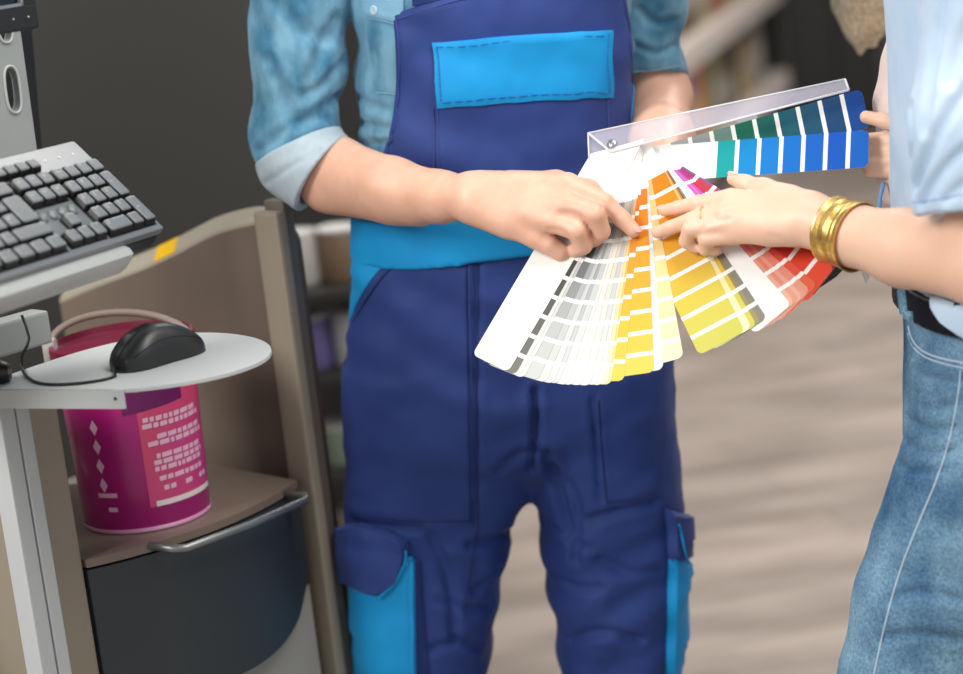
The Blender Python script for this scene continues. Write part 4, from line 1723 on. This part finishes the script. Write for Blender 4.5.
# cargo pockets on the thighs
cg = patch('cargo_pocket', tro, cyan_m, ova, [(352, 560), (413, 556)], [(360, 760), (417, 760)], .011, 18, 30, edge=.35)
patch('cargo_pocket_edge', tro, cyan_m, cg, [(409, 560), (415, 560)], [(412, 760), (418, 760)], .014, 6, 24, edge=.6)
cf = patch('cargo_flap', tro, navy_m, ova, [(346, 524), (376, 522), (408, 536)], [(343, 580), (383, 594), (402, 570)], .016, 22, 16, left=[(346, 524), (338, 548), (345, 580)], right=[(408, 540), (408, 555), (400, 578)], edge=.5, lift=.002)
cb_ = MB()
stitch(cb_, tro, [(384, 594), (398, 580), (407, 560), (409, 544)], .0014, .0165, Y=.0)
cb_.build('flap_binding', cyan_m, cf, smooth=True)
cg2 = patch('cargo_pocket', tro, cyan_m, ova, [(668, 552), (687, 558)], [(664, 760), (680, 760)], .012, 10, 26, edge=.4)
cf2 = patch('cargo_flap', tro, navy_m, ova, [(664, 508), (684, 514)], [(668, 560), (688, 560)], .014, 10, 14, edge=.5)
cb_ = MB()
stitch(cb_, tro, [(668, 520), (672, 535), (676, 560)], .0014, .0155)
cb_.build('flap_binding', cyan_m, cf2, smooth=True)
sm_ = MB()
for l_ in ([(466, 264), (468, 380), (470, 522)], [(474, 264), (476, 380), (478, 524)], [(398, 262), (376, 284), (354, 322)], [(352, 516), (410, 522), (470, 521)], [(598, 400), (602, 450), (607, 502)], [(606, 502), (635, 498), (660, 490)],
           [(536, 392), (538, 430), (532, 465)], [(420, 560), (424, 620), (428, 674)], [(478, 524), (472, 560), (464, 620)]):
    stitch(sm_, tro, l_, .0008, .0022)
sm_.build('trouser_stitching', navy_d, ova, smooth=True)
# bib and its pocket
bib = patch('bib', shirt_s, navy_m, ova, [(394, 14), (440, -2), (530, -20), (622, -12)], [(356, 221), (636, 224)], .006, 46, 44,
            left=[(394, 14), (398, 60), (396, 110), (386, 155), (366, 196), (356, 221)], right=[(622, -12), (631, 40), (633, 90), (629, 140), (634, 190), (636, 224)], edge=.5)
st_ = patch('bib_strap', shirt_s, navy_m, ova, [(405, -170), (452, -170)], [(414, 6), (470, -6)], .009, 10, 20, edge=.5)
patch('bib_strap', shirt_s, navy_m, ova, [(580, -170), (626, -170)], [(590, -20), (640, -20)], .009, 10, 20, edge=.5)
patch('bib_edge', shirt_s, cyan_m, bib, [(627, 84), (632, 84)], [(622, 136), (628, 136)], .0035, 5, 10, lift=.002)
bp_ = patch('bib_pocket', shirt_s, navy_m, bib, [(435, 60), (608, 44)], [(434, 221), (612, 223)], .0022, 30, 30, lift=.006, edge=.3)
bf = patch('pocket_flap', shirt_s, cyan_m, bp_, [(433, 42), (520, 33), (606, 30)], [(440, 106), (520, 101), (607, 97)], .0042, 30, 16, lift=.0085, edge=.45)
fs = MB()
for l_ in ([(438, 47), (520, 38), (601, 35)], [(445, 100), (520, 95), (602, 91)], [(438, 46), (441, 72), (444, 100)], [(601, 34), (602, 62), (602, 92)]):
    stitch(fs, shirt_s, l_, .0006, .0128, dash=2, n=46)
fs.build('flap_stitching', cyan_t, bf)
bs = MB()
for l_ in ([(400, 19), (440, 4), (530, -14), (616, -8)], [(398, 20), (403, 60), (401, 112), (391, 156), (370, 198)], [(436, 106), (437, 170), (438, 232)], [(440, 106), (441, 170), (442, 232)], [(602, 98), (604, 170), (606, 232)], [(618, -5), (626, 40), (628, 90), (624, 138)]):
    stitch(bs, shirt_s, l_, .0007, .0066 if l_[0][0] not in (436, 440, 602) else .0085)
bs.build('bib_stitching', mat('navy_thread_light', '33468c', .7), bib)
# boots (below the frame)
boot_m = mat('black_boot', '17171a', .5)
for lg in (la, lb):
    b0 = min(lg, key=lambda r_: r_[2])
    S = SDF()
    bx0, by0 = b0[0], b0[1]
    S.cone((bx0, by0 + .04, .05), (bx0, by0 - .12, .04), .048, .044, .02)
    S.cone((bx0, by0 - .12, .04), (bx0, by0 - .18, .035), .044, .034, .02)
    S.cone((bx0, by0 + .02, .06), (bx0, by0 + .02, .18), .05, .052, .03)
    S.cut((0, 0, .004), (0, 0, -1))
    v, f = S.mesh(.005)
    qmesh('boot', v, f, boot_m, man)

# ------------------------------------------------------------------ the woman
WY = -.27


def wrow(rows, Yc, ry):
    return column_rows(rows, Yc, ry)


WT = [(-420, 905, 1075, -.25, .07), (-340, 890, 1090, -.25, .15), (-200, 880, 1110, -.25, .165), (-60, 884, 1110, -.25, .16), (60, 892, 1105, -.25, .155), (180, 896, 1095, -.25, .145), (250, 902, 1090, -.25, .145), (330, 906, 1085, -.25, .155)]
S = SDF()
S.col([(x, y, z, rx - .012, ry - .012) for x, y, z, rx, ry in wrow(WT, -.25, .15)], .03)
wn0, wn1 = PY(985, -390, -.25), PY(968, -490, -.25)
S.cone(wn0, wn1, .05, .046, .03)
WHP, WHA = head(S, wn1 + np.array([-.035, 0, .10]), (-.97, .24, 0), .95)
# near arm, reaching left to the cards
wsh = PY(1010, -240, -.40)
wel = PD(990, 263, 1.69)
w_wr = dk(806, 218, .030)
S.cone(PY(1000, -260, -.28), wsh, .06, .052, .03)
S.chain([(wsh, .050), (wel, rp(45, 1.69)), (PD(905, 248, 1.755), rp(37.5, 1.755)), (PD(848, 234, 1.80), rp(29.5, 1.80)), (w_wr, rp(24.5, depth(w_wr)))], .014)
S.cone(dk(812, 210, .028), dk(775, 202, .032), rp(17, 1.9), rp(17, 1.9), .012)
S.cone(dk(812, 228, .026), dk(772, 227, .028), rp(17, 1.9), rp(18, 1.9), .012)
wi, wm, wrn, wp = jt(731, 199, .034, 10.6), jt(726, 212, .037, 10.4), jt(726, 224, .034, 10), jt(733, 235, .027, 9.4)
for mc_, w0_, r0 in ((wi, (790, 207), 15), (wm, (790, 214), 16), (wrn, (790, 221), 16), (wp, (790, 228), 14)):
    S.cone(dk(w0_[0], w0_[1], .030), mc_[0], rp(r0, 1.9), mc_[1], .010)
GI = [wi, jt(698, 203.5, .026, 8.4), jt(678, 208, .017, 7.2), jt(664, 210.5, .0115, 6.2)]
GM = [wm, jt(692, 220, .028, 8.4), jt(671, 227.5, .018, 7.2), jt(657, 232.5, .0115, 6.2)]
GR = [wrn, jt(690, 229, .034, 8.0), jt(686, 241, .020, 7.2), jt(695, 247.5, .011, 6.4)]
GP = [wp, jt(706, 239, .028, 7.8), jt(705, 249, .015, 6.8), jt(716, 250, .009, 6.0)]
for ch in (GI, GM, GR, GP):
    S.chain(ch, .0025)
S.chain([jt(788, 200, .028, 15), jt(764, 190, .024, 11), jt(745, 184, .018, 8.2), jt(733, 179, .014, 6.6)], .008)
# far arm holds the end of the deck
fsh = PY(985, -240, -.10)
S.cone(PY(1000, -260, -.24), fsh, .06, .05, .03)
fel = PD(985, 210, 2.06)
fwr = dk(930, 138, -.016)
S.chain([(fsh, .048), (fel, .038), (fwr, .024)], .02)
for (a_, b_, c_, r_) in (((915, 130, -.012), (885, 121, -.007), (866, 117, -.0035), 7.6), ((920, 142, -.026), (888, 150, -.032), (862, 152, -.032), 7.4), ((920, 150, -.028), (888, 162, -.034), (864, 164, -.032), 7.2), ((922, 158, -.03), (892, 172, -.038), (870, 172, -.036), 6.8), ((925, 134, -.024), (890, 138, -.03), (860, 140, -.03), 7.4)):
    S.chain([(fwr, .02), jt(a_[0], a_[1], a_[2], r_ + 2), jt(b_[0], b_[1], b_[2], r_), jt(c_[0], c_[1], c_[2], r_ - 1)], .004)
v, f = S.mesh(.0026)
ws = Surf(v, f)
ws = folds(ws, [([(770, 236), (780, 238), (790, 244)], rp(4, 1.9), .0007), ([(733, 205), (716, 208), (706, 212)], rp(3, 1.9), .0008), ([(730, 219), (712, 222), (702, 228)], rp(3, 1.9), .0008),
                ([(695, 199), (698, 204), (697, 209)], rp(2, 1.9), .0004), ([(688, 216), (692, 221), (691, 226)], rp(2, 1.9), .0004), ([(745, 180), (748, 186), (745, 190)], rp(2, 1.9), .0004)])
wroot = PY(1060, 1100, -.25)
wroot[2] = 0
woman = qmesh('person', ws.v, ws.f, skin_f)
rebase(woman, wroot)
tag(woman, 'person in pale blue short sleeve shirt and blue jeans reaching towards the swatch deck', 'person')
nb = MB()
for tip, prev_ in ((GI[3][0], GI[2][0]), (GM[3][0], GM[2][0])):
    d_ = (tip - prev_) / np.linalg.norm(tip - prev_)
    nn_ = DN * .8 + UP * .6
    nn_ = nn_ - d_ * np.dot(nn_, d_)
    nn_ /= np.linalg.norm(nn_)
    nb = MB()
    nail(nb, tip + d_ * .001 + nn_ * rp(6.2, 1.9) * 1.02, d_, nn_, .0052, .0042)
    nb.build('fingernail', nail_f, woman, smooth=True)
nb = MB()
d_ = dk(733, 179, .014) - dk(745, 184, .018)
d_ /= np.linalg.norm(d_)
nail(nb, dk(733, 179, .014) + (UP * .8 + DN * .6) * rp(6.4, 1.9), d_, UP * .8 + DN * .6, .005, .0042)
nb.build('fingernail', nail_f, woman, smooth=True)
for g in (1, -1):
    MB().lathe([(.0001, -.0105), (.006, -.009), (.010, -.004), (.0105, 0), (.010, .004), (.006, .009), (.0001, .0105)], 18, Matrix.Translation(Vector(WHP(.076, .032 * g, .004)))).build('eye', mat('eye_white', 'e8e4de', .2), woman, smooth=True)
# hair: cap and a long lock hanging forward on the far side
hair_f = mat('blond_hair', 'd2b68c', .5, spec=.4, bump=(160, .3, .002), vary=(40, 'f4e6cc', 3), aniso=(6, 6, .5))
S = SDF()
S.ell(WHP(-.022, 0, .05), WHA, np.array([.112, .092, .105]) * .95, .01)
S.cone(WHP(-.05, 0, .0), WHP(-.085, 0, -.2), .075, .05, .03)
S.cut(WHP(.058, 0, .06), WHA[0] * .8 - MZ * .35)
# lock: strands swinging forward past the far shoulder
tipL = PD(862, 52, 2.06)
topL = WHP(-.01, -.085, -.02)
for dx, r0, r1, ty, q in ((0, .018, .004, 54, 0), (-13, .014, .004, 34, .006), (14, .022, .006, 44, -.004), (24, .024, .01, 20, -.01)):
    mid = PD(862 + dx * 1.6, -90, 2.14)
    S.chain([(topL, .03), (PD(880 + dx, -190, 2.05), .024), (mid, r0 * 1.2), (PD(859 + dx, ty - 30, 2.26 + q), r0 * 1.1), (PD(860 + dx * .9, ty, 2.28 + q), r1)], .014)
v, f = S.mesh(.004, disp=lambda p: .0016 * vnoise(p * np.array([160, 160, 14]), 4))
qmesh('hair', v, f, hair_f, woman)

# shirt
wsh_m = mat('pale_blue_cotton', 'b0c8e0', .8, spec=.2, sheen=.15, bump=(700, .2, .001), vary=(14, 'c4d6e8', 4))
wsh_in = mat('blush_placket', 'eed6cc', .8, spec=.2, bump=(700, .2, .001), vary=(20, 'f0ddd6', 3))


def wdisp(p):
    q = p[:, 2] * 55 + p[:, 1] * 60 + p[:, 0] * 30 + 2.4 * vnoise(p * 9, 35)
    return .003 * vnoise(p * np.array([15, 15, 10]), 33) + .0024 * np.sin(q) * np.clip(vnoise(p * 7, 38) * 1.6, 0, 1)


S = SDF()
S.col(wrow(WT, -.25, .15), .03, zlo=PY(930, 292, -.3)[2], zhi=PY(985, -385, -.25)[2])
v, f = S.mesh(.0042, wdisp)
wss = Surf(v, f)
wshirt = qmesh('shirt', wss.v, wss.f, wsh_m, woman)
# near sleeve: wide, its hem over the crook of the arm
S = SDF()
s0 = PY(1008, -235, -.40)
S.chain([(s0, .066), (PY(1006, -20, -.43), .076), (PY(1003, 120, -.44), .080), (PY(1003, 300, -.44), .082)], .02)
hp0, hp1 = PD(897, 217, 1.70), PD(963, 208, 1.68)
hdir = dirpx(.13, .99) + FW * .05
S.cut(PD(935, 213, 1.69), hdir, .004)
S.cone(PD(1003, 215, 1.70), PD(1003, 340, 1.70), .074, .078, .003, op='s')
v, f = S.mesh(.0038, wdisp)
wsl = Surf(v, f)
k3 = rp(1, 1.7)
wsl = folds(wsl, [([(922, -40), (918, 30), (910, 90), (912, 150), (908, 200)], 8 * k3, .006), ([(990, 60), (950, 110), (928, 150), (914, 190)], 9 * k3, .007), ([(1000, 130), (962, 150), (935, 180), (920, 205)], 7 * k3, .005),
                  ([(945, -60), (940, 20), (930, 80), (924, 130)], 9 * k3, .005), ([(1000, -10), (965, 30), (950, 80)], 10 * k3, .005), ([(1000, 170), (970, 180), (945, 200)], 6 * k3, .004)])
wslo = qmesh('sleeve', wsl.v, wsl.f, wsh_m, wshirt)
hm = MB()
stitch(hm, wsl, [(900, 203), (930, 201), (963, 194)], .0006, .0004, Y=-.4)
hm.build('sleeve_stitching', mat('shirt_thread_blue', '86a8cc', .8), wslo)
# placket frill down the front edge
fr_ = MB()
PL = dense([(906, -60), (897, 0), (885, 40), (876, 80), (873, 110), (877, 145), (872, 172), (880, 186), (884, 205)], 44)
Vv = []
for i, (x, y) in enumerate(PL):
    D0 = 1.90
    wv = 2.0 * math.sin(i * .9) + 1.5 * math.sin(i * .41)
    c0 = PD(x + wv * .5, y, D0)
    c1 = PD(x + 20 + 2 * math.sin(i * .6), y + 2, D0 - .05)
    c2 = PD(x + 28, y + 2, D0 - .03)
    c3 = PD(x + 11, y, D0 + .02)
    Vv += [c0, c1, c2, c3]
Ff = []
for i in range(len(PL) - 1):
    for k in range(4):
        Ff.append((i * 4 + k, i * 4 + (k + 1) % 4, i * 4 + 4 + (k + 1) % 4, i * 4 + 4 + k))
Ff += [(0, 1, 2, 3), tuple(len(Vv) - 4 + k for k in range(4))[::-1]]
fr_.add(Vv, Ff)
fr_.build('placket', wsh_in, wshirt, smooth=True, angle=70)
dsn = MB()
dsn.tube([PD(x, y, 1.87) for x, y in dense([(884, 182), (880, 196), (879, 210), (876, 226), (878, 240)], 14)], [.0022] * 14, 7)
dsn.build('drawstring', mat('blue_cord', '6f93c4', .8), wshirt, smooth=True)
ptl = MB()
ptl.prism([PD(x, y, 1.85) for x, y in ((862, 255), (872, 255), (871, 272), (867, 284), (863, 274))], FW * .004)
ptl.build('cord_end', mat('white_tassel', 'e4e2de', .8), wshirt)
# shirt tail hanging over the belt
WJ0 = [(285, 908, 1092, -.25, .160), (330, 911, 1090, -.25, .162), (400, 911, 1092, -.25, .165), (440, 909, 1090, -.25, .15)]
NL = [(360, 912, 1080, -.335, .083), (420, 911, 1080, -.34, .085), (455, 898, 1072, -.34, .084), (490, 887, 1062, -.34, .083), (540, 869, 1042, -.34, .081), (590, 854, 1022, -.34, .078), (640, 844, 1003, -.34, .075), (674, 838, 990, -.34, .073), (800, 828, 950, -.34, .062), (1080, 850, 940, -.34, .05)]
FL = [(x[0], x[1] + 22, x[2] - 6, -.16, x[4]) for x in NL]
S = SDF()
S.col(wrow(WJ0, -.25, .16), .02, n=2.3)
S.col(wrow(NL, -.33, .08), .025, n=2.2)
S.col(wrow(FL, -.16, .08), .025, n=2.2)


def jdisp(p):
    q = p[:, 2] * 85 + p[:, 0] * 22 + 2.6 * vnoise(p * 9, 45)
    return .002 * vnoise(p * np.array([14, 14, 22]), 43) + .0016 * np.sin(q) * np.clip(vnoise(p * 8, 48) * 1.6 + .1, 0, 1)


v, f = S.mesh(.0042, jdisp)
jn = Surf(v, f)
k4 = rp(1, 1.72)
jn = folds(jn, [([(905, 418), (930, 432), (955, 428)], 6 * k4, .004), ([(903, 440), (925, 455), (955, 450)], 6 * k4, .004), ([(895, 462), (915, 474), (945, 470)], 6 * k4, .003), ([(960, 400), (940, 410), (922, 408)], 6 * k4, .003),
                ([(890, 600), (920, 590), (960, 600)], 8 * k4, .003), ([(880, 640), (920, 632), (960, 640)], 8 * k4, .003), ([(940, 520), (955, 540), (962, 570)], 8 * k4, .003)])
jean_m = bpy.data.materials.new('blue_denim')
jean_m.use_nodes = True
nt = jean_m.node_tree
b = nt.nodes['Principled BSDF']
b.inputs['Roughness'].default_value = .8
b.inputs['Specular IOR Level'].default_value = .2
tc = nt.nodes.new('ShaderNodeTexCoord')
n1 = nt.nodes.new('ShaderNodeTexNoise')
n1.inputs['Scale'].default_value = 13
n1.inputs['Detail'].default_value = 5
n2 = nt.nodes.new('ShaderNodeTexNoise')
n2.inputs['Scale'].default_value = 330
n2.inputs['Detail'].default_value = 3
r1 = nt.nodes.new('ShaderNodeValToRGB')
r1.color_ramp.elements[0].position = .3
r1.color_ramp.elements[1].position = .72
r1.color_ramp.elements[0].color = hx('3c6486')
r1.color_ramp.elements[1].color = hx('8fb3c6')
r2 = nt.nodes.new('ShaderNodeValToRGB')
r2.color_ramp.elements[0].position = .3
r2.color_ramp.elements[1].position = .7
r2.color_ramp.elements[0].color = (.45, .53, .63, 1)
r2.color_ramp.elements[1].color = (1, 1, 1, 1)
mx = nt.nodes.new('ShaderNodeMixRGB')
mx.blend_type = 'MULTIPLY'
mx.inputs[0].default_value = 1
nt.links.new(tc.outputs['Object'], n1.inputs['Vector'])
nt.links.new(tc.outputs['Object'], n2.inputs['Vector'])
nt.links.new(n1.outputs[0], r1.inputs[0])
nt.links.new(n2.outputs[0], r2.inputs[0])
nt.links.new(r1.outputs[0], mx.inputs[1])
nt.links.new(r2.outputs[0], mx.inputs[2])
nt.links.new(mx.outputs[0], b.inputs['Base Color'])
bp2 = nt.nodes.new('ShaderNodeBump')
bp2.inputs['Strength'].default_value = .3
bp2.inputs['Distance'].default_value = .001
nt.links.new(n2.outputs[0], bp2.inputs['Height'])
nt.links.new(bp2.outputs[0], b.inputs['Normal'])
jeans = qmesh('jeans', jn.v, jn.f, jean_m, woman)
seam_m = mat('denim_seam_pale', 'a9bccb', .8)
se = MB()
for l_ in ([(962, 362), (958, 400), (950, 440), (938, 478), (920, 520), (900, 570), (886, 620), (874, 674), (862, 740)],):
    stitch(se, jn, l_, .0011, .0003, n=60, Y=-.4)
se.build('side_seam', seam_m, jeans, smooth=True)
pk_ = MB()
for l_ in ([(909, 326), (912, 338), (920, 350), (937, 358), (968, 364)], [(909, 333), (912, 344), (920, 355), (937, 363), (968, 370)]):
    stitch(pk_, jn, l_, .0013, .0008, n=30, Y=-.4)
pk_.build('pocket_seam', seam_m, jeans, smooth=True)
pt = patch('pocket_edge', jn, jean_m, jeans, [(909, 328), (913, 340), (921, 352), (938, 359), (968, 366)], [(909, 336), (913, 347), (922, 359), (938, 366), (968, 374)], .0018, 24, 6, Y=-.4)
S = SDF()
bl_rows = wrow([(260, 899, 1098, -.25, .174), (350, 901, 1096, -.25, .176)], -.25, .17)
S.col(bl_rows, 0, n=2.3, zlo=PY(903, 314, -.25)[2], zhi=PY(900, 284, -.25)[2])
S.col([(x, y, z, rx - .006, ry - .006) for x, y, z, rx, ry in wrow([(240, 899, 1098, -.25, .174), (370, 901, 1096, -.25, .176)], -.25, .17)], 0, n=2.3, op='s')
v, f = S.mesh(.0035)
bel = Surf(v, f)
qmesh('belt', bel.v, bel.f, mat('black_leather', '14110f', .45, bump=(300, .2, .001)), woman)
lp = MB()
patch('belt_loop', bel, jean_m, jeans, [(899, 288), (905, 289)], [(903, 322), (909, 324)], .004, 5, 12, Y=-.3)
patch('shirt_tail', bel, wsh_m, wshirt, [(915, 280), (1000, 275)], [(948, 322), (966, 338), (1000, 345)], .006, 20, 18, left=[(915, 280), (932, 302), (948, 322)], Y=-.4, lift=.004)
for rws, Yc in ((NL, -.34), (FL, -.16)):
    b0 = min(wrow(rws, Yc, .05), key=lambda r_: r_[2])
    S = SDF()
    S.cone((b0[0] + .03, b0[1], .045), (b0[0] - .10, b0[1], .035), .042, .038, .02)
    S.cone((b0[0] - .10, b0[1], .035), (b0[0] - .15, b0[1], .03), .038, .03, .02)
    S.cut((0, 0, .004), (0, 0, -1))
    v, f = S.mesh(.005)
    qmesh('shoe', v, f, mat('white_sneaker', 'd8d6d2', .6), woman)

# gold cuff bracelet and thin ring
brc = PD(846, 233.5, 1.80)
bax = PD(905, 248, 1.755) - PD(810, 219, 1.832)
bax /= np.linalg.norm(bax)
bxx = UP - bax * np.dot(UP, bax)
bxx /= np.linalg.norm(bxx)
byy = np.cross(bax, bxx)
BRM = basis(brc, bxx, byy, bax)
gold = mat('brushed_gold', 'dcae54', .33, metal=1.0, bump=(260, .3, .0008), vary=(240, 'f0cf86', 2))
pr = []
R0b = rp(34, 1.80)
n_ = 25
for i in range(n_):
    z = -.0165 + .033 * i / (n_ - 1)
    fl = .0015 * abs(2 * i / (n_ - 1) - 1) ** 2
    pr.append((R0b + fl + (.0005 if i % 2 else random.uniform(-.0003, .0002)) + .0006 * (z / .0165), z))
pin = [(r_ - .0016, z) for r_, z in reversed(pr)]
brm = MB().lathe(pr + pin + [pr[0]], 56, BRM, cap=False)
bo = brm.build('bracelet', gold, None, smooth=True, angle=50)
rebase(bo, brc)
tag(bo, 'wide gold cuff bracelet on the reaching wrist', 'bracelet')
rg = []
ra, rb_ = GM[0][0], GM[1][0]
rax = (rb_ - ra) / np.linalg.norm(rb_ - ra)
rc = ra + (rb_ - ra) * .62
rx_ = np.cross(rax, DN)
rx_ /= np.linalg.norm(rx_)
ry_ = np.cross(rax, rx_)
rr = rp(10.2, 1.9)
ro = MB().tube([rc + (rx_ * math.cos(q) + ry_ * math.sin(q)) * rr for q in np.linspace(0, 2 * math.pi, 32, endpoint=False)], .0005, 6, closed=True).build('ring', gold, None, smooth=True)
rebase(ro, rc)
tag(ro, 'thin gold ring on a finger of the hand with the bracelet', 'ring')

# ------------------------------------------------------------------ background racks
def can(name, base, r, h, body, lid, label, group=None, cat='paint can', rim=True):
    t = thing(name, label, cat, base, group)
    M = Matrix.Translation(Vector(base))
    MB().lathe([(r * .96, .001), (r, .006), (r, h * .94), (r * .98, h * .95)], 28, M).build('can_body', body, t, smooth=True, angle=40)
    MB().lathe([(r * 1.03, h * .93), (r * 1.04, h * .99), (r * .97, h), (r * .93, h * .975), (r * .2, h * .975)], 28, M).build('lid', lid, t, smooth=True, angle=40)
    return t


def carton(name, base, d, w_, h, dp, m, label, group=None, cat='box'):
    n = np.array([d[1], -d[0], 0])
    M = basis(base, d, -n, MZ)
    t = thing(name, label, cat, base, group)
    MB().box((-w_ / 2, 0, .0005), (w_ / 2, dp, h), M, bev=.003).build('carton_body', m, t)
    MB().box((-w_ / 2 + .01, -.0012, h * .25), (w_ / 2 - .01, .0, h * .7), M).build('carton_label', mat('dull_label', 'a09a8c', .6), t)
    return t


def rack(name, label, org, d, levels, length, depth_, m_board, m_post, top):
    n = np.array([d[1], -d[0], 0])       # towards the aisle
    M = basis(np.array([org[0], org[1], 0]), d, -n, MZ)
    t = thing(name, label, 'shelf rack', (org[0], org[1], 0))
    for z, th in levels:
        MB().box((0, 0, z - th), (length, depth_, z), M, bev=.004).build('shelf_board', m_board, t)
    for x in (0.0, length):
        for y in (.02, depth_):
            MB().box((x - .02, y - .02, 0), (x + .02, y + .02, top), M).build('upright', m_post, t)
    MB().box((0, depth_ - .01, .02), (length, depth_, top), M).build('rack_back', mat('rack_back_dark', '2a2927', .7), t)
    return M


beam_m = mat('grey_shelf_rail', 'c6b9b0', .5)
post_m = mat('dark_rack_post', '35332f', .5)
P0 = PD(690, 52, 6.0)
Q0 = PZ(757, 2, P0[2])
rd = (Q0 - P0) / np.linalg.norm(Q0 - P0)
rn = np.array([rd[1], -rd[0], 0])
if np.dot(rn, CAM - P0) < 0:
    pass
zl = PP(790, 74, P0, rn)[2]
gap_ = P0[2] - zl
ORG = P0 - rd * .35
RL = float(np.linalg.norm(Q0 - P0)) * 1.5 + .35
rack('shelf_rack', 'blurred store shelf rack with pale rails receding behind the person in overalls', ORG, rd, [(P0[2] + .02, .085), (zl + .02, .085), (.06, .06)], RL, .5, beam_m, post_m, P0[2] + .75)
cols = [('olive', '7d7b50'), ('purple', '7c64a4'), ('orange', 'd88c48'), ('brown', '5e4a3a'), ('khaki', '8a8466'), ('dark green', '3c4636'), ('tan', 'a58c6a'), ('grey', '74706c'), ('rust', '8a4c38'), ('plum', '4e3a50')]
rb_n = np.array([rd[1], -rd[0], 0])
u = .25
ordn = ['olive', 'purple', 'orange', 'khaki', 'brown', 'dark green', 'tan', 'grey', 'rust', 'plum']
for i, nm in enumerate(ordn):
    c = dict(cols)[nm]
    wv = .2 + .03 * (i % 3)
    if u + wv > RL - .1:
        break
    base = ORG + rd * (u + wv / 2) - rb_n * .06
    base = np.array([base[0], base[1], zl + .0205])
    m_ = mat(nm.replace(' ', '_') + '_carton', c, .6)
    if i % 3 == 2:
        b2 = base - rb_n * (wv * .5)
        can('paint_can', b2, wv * .46, min(.32, gap_ * .75), m_, mat('dull_steel', '8a8884', .4, metal=.6), '%s paint can on the lower shelf of the receding rack' % nm)
    else:
        carton('carton', base, rd, wv, gap_ * (.55 + .12 * (i % 2)), .25, m_, '%s carton on the lower shelf of the receding rack' % nm)
    u += wv + .05
u = .25
for i, nm in enumerate(['grey', 'brown', 'khaki', 'rust', 'olive', 'tan', 'dark green']):
    wv = .26 + .04 * (i % 2)
    if u + wv > RL - .1:
        break
    base = ORG + rd * (u + wv / 2) - rb_n * .06
    carton('carton', np.array([base[0], base[1], P0[2] + .0205]), rd, wv, .32 + .06 * (i % 2), .25, mat(nm.replace(' ', '_') + '_carton', dict(cols)[nm], .6), '%s carton standing on the upper shelf of the receding rack' % nm)
    u += wv + .06
# dark tall cabinet at the far end
fb = PD(835, 60, 8.1)
fc = thing('tall_cabinet', 'tall black cabinet at the dark far end of the store', 'cabinet', (fb[0], fb[1], 0))
MB().box((fb[0] - .22, fb[1], .0), (fb[0] + .2, fb[1] + .5, 2.2), bev=.01).build('cabinet_body', mat('black_laminate', '121212', .5), fc)
MB().box((fb[0] - .2, fb[1] - .02, .1), (fb[0] - .01, fb[1] - .001, 2.1), bev=.004).box((fb[0] + .01, fb[1] - .02, .1), (fb[0] + .18, fb[1] - .001, 2.1), bev=.004).build('door', mat('black_laminate', '121212', .5), fc)

# rack between the cabinet and the man
B0 = PD(268, 300, 3.0)
B1 = PD(420, 300, 3.0)
bd = np.array([1.0, 0.0, 0])
def bz_(y): return PY(320, y, B0[1])[2]
lv = [(bz_(292), .02), (bz_(378), .02), (bz_(478), .02), (bz_(575), .02), (.08, .08)]
rack('shelf_rack', 'blurred dark rack of paint cans between the tan cabinet and the person in overalls', B0, bd, lv, B1[0] - B0[0], .42, mat('dark_shelf', '3c3936', .5), post_m, bz_(20))
rk = lambda px: PY(px, 320, B0[1])[0]
WL = mat('white_can_lid', 'd6d4cf', .4)
specs = [(0, 302, .035, 'c9c4bc', 'white paint can on the upper shelf of the dark rack, nearest the tan cabinet'),
         (0, 346, .037, '8a7058', 'brown paint can with white lid on the upper shelf of the dark rack'),
         (0, 392, .035, '6b7fa8', 'blue paint can with white lid on the dark rack, behind the overalls'),
         (1, 306, .033, '7a6fa4', 'lavender paint can on the second shelf of the dark rack'),
         (1, 350, .038, 'd8d8d6', 'plain white paint can on the second shelf of the dark rack'),
         (2, 318, .034, '8f9a86', 'sage green paint can on the third shelf of the dark rack'),
         (2, 362, .034, '4a4642', 'dark grey paint can on the third shelf of the dark rack'),
         (3, 330, .036, 'cfc08e', 'cream paint can on the lowest stocked shelf of the dark rack'),
         (3, 374, .035, 'b8bab6', 'pale grey paint can on the lowest stocked shelf of the dark rack')]
for lvl, px, r_, c, lab in specs:
    z = lv[lvl][0]
    hgt = (.092, .095, .07, .085)[lvl]
    can('paint_can', np.array([rk(px), B0[1] + .085, z + .0005]), r_, hgt, mat('can_' + c, c, .45), WL, lab, 'paint cans on the dark rack')
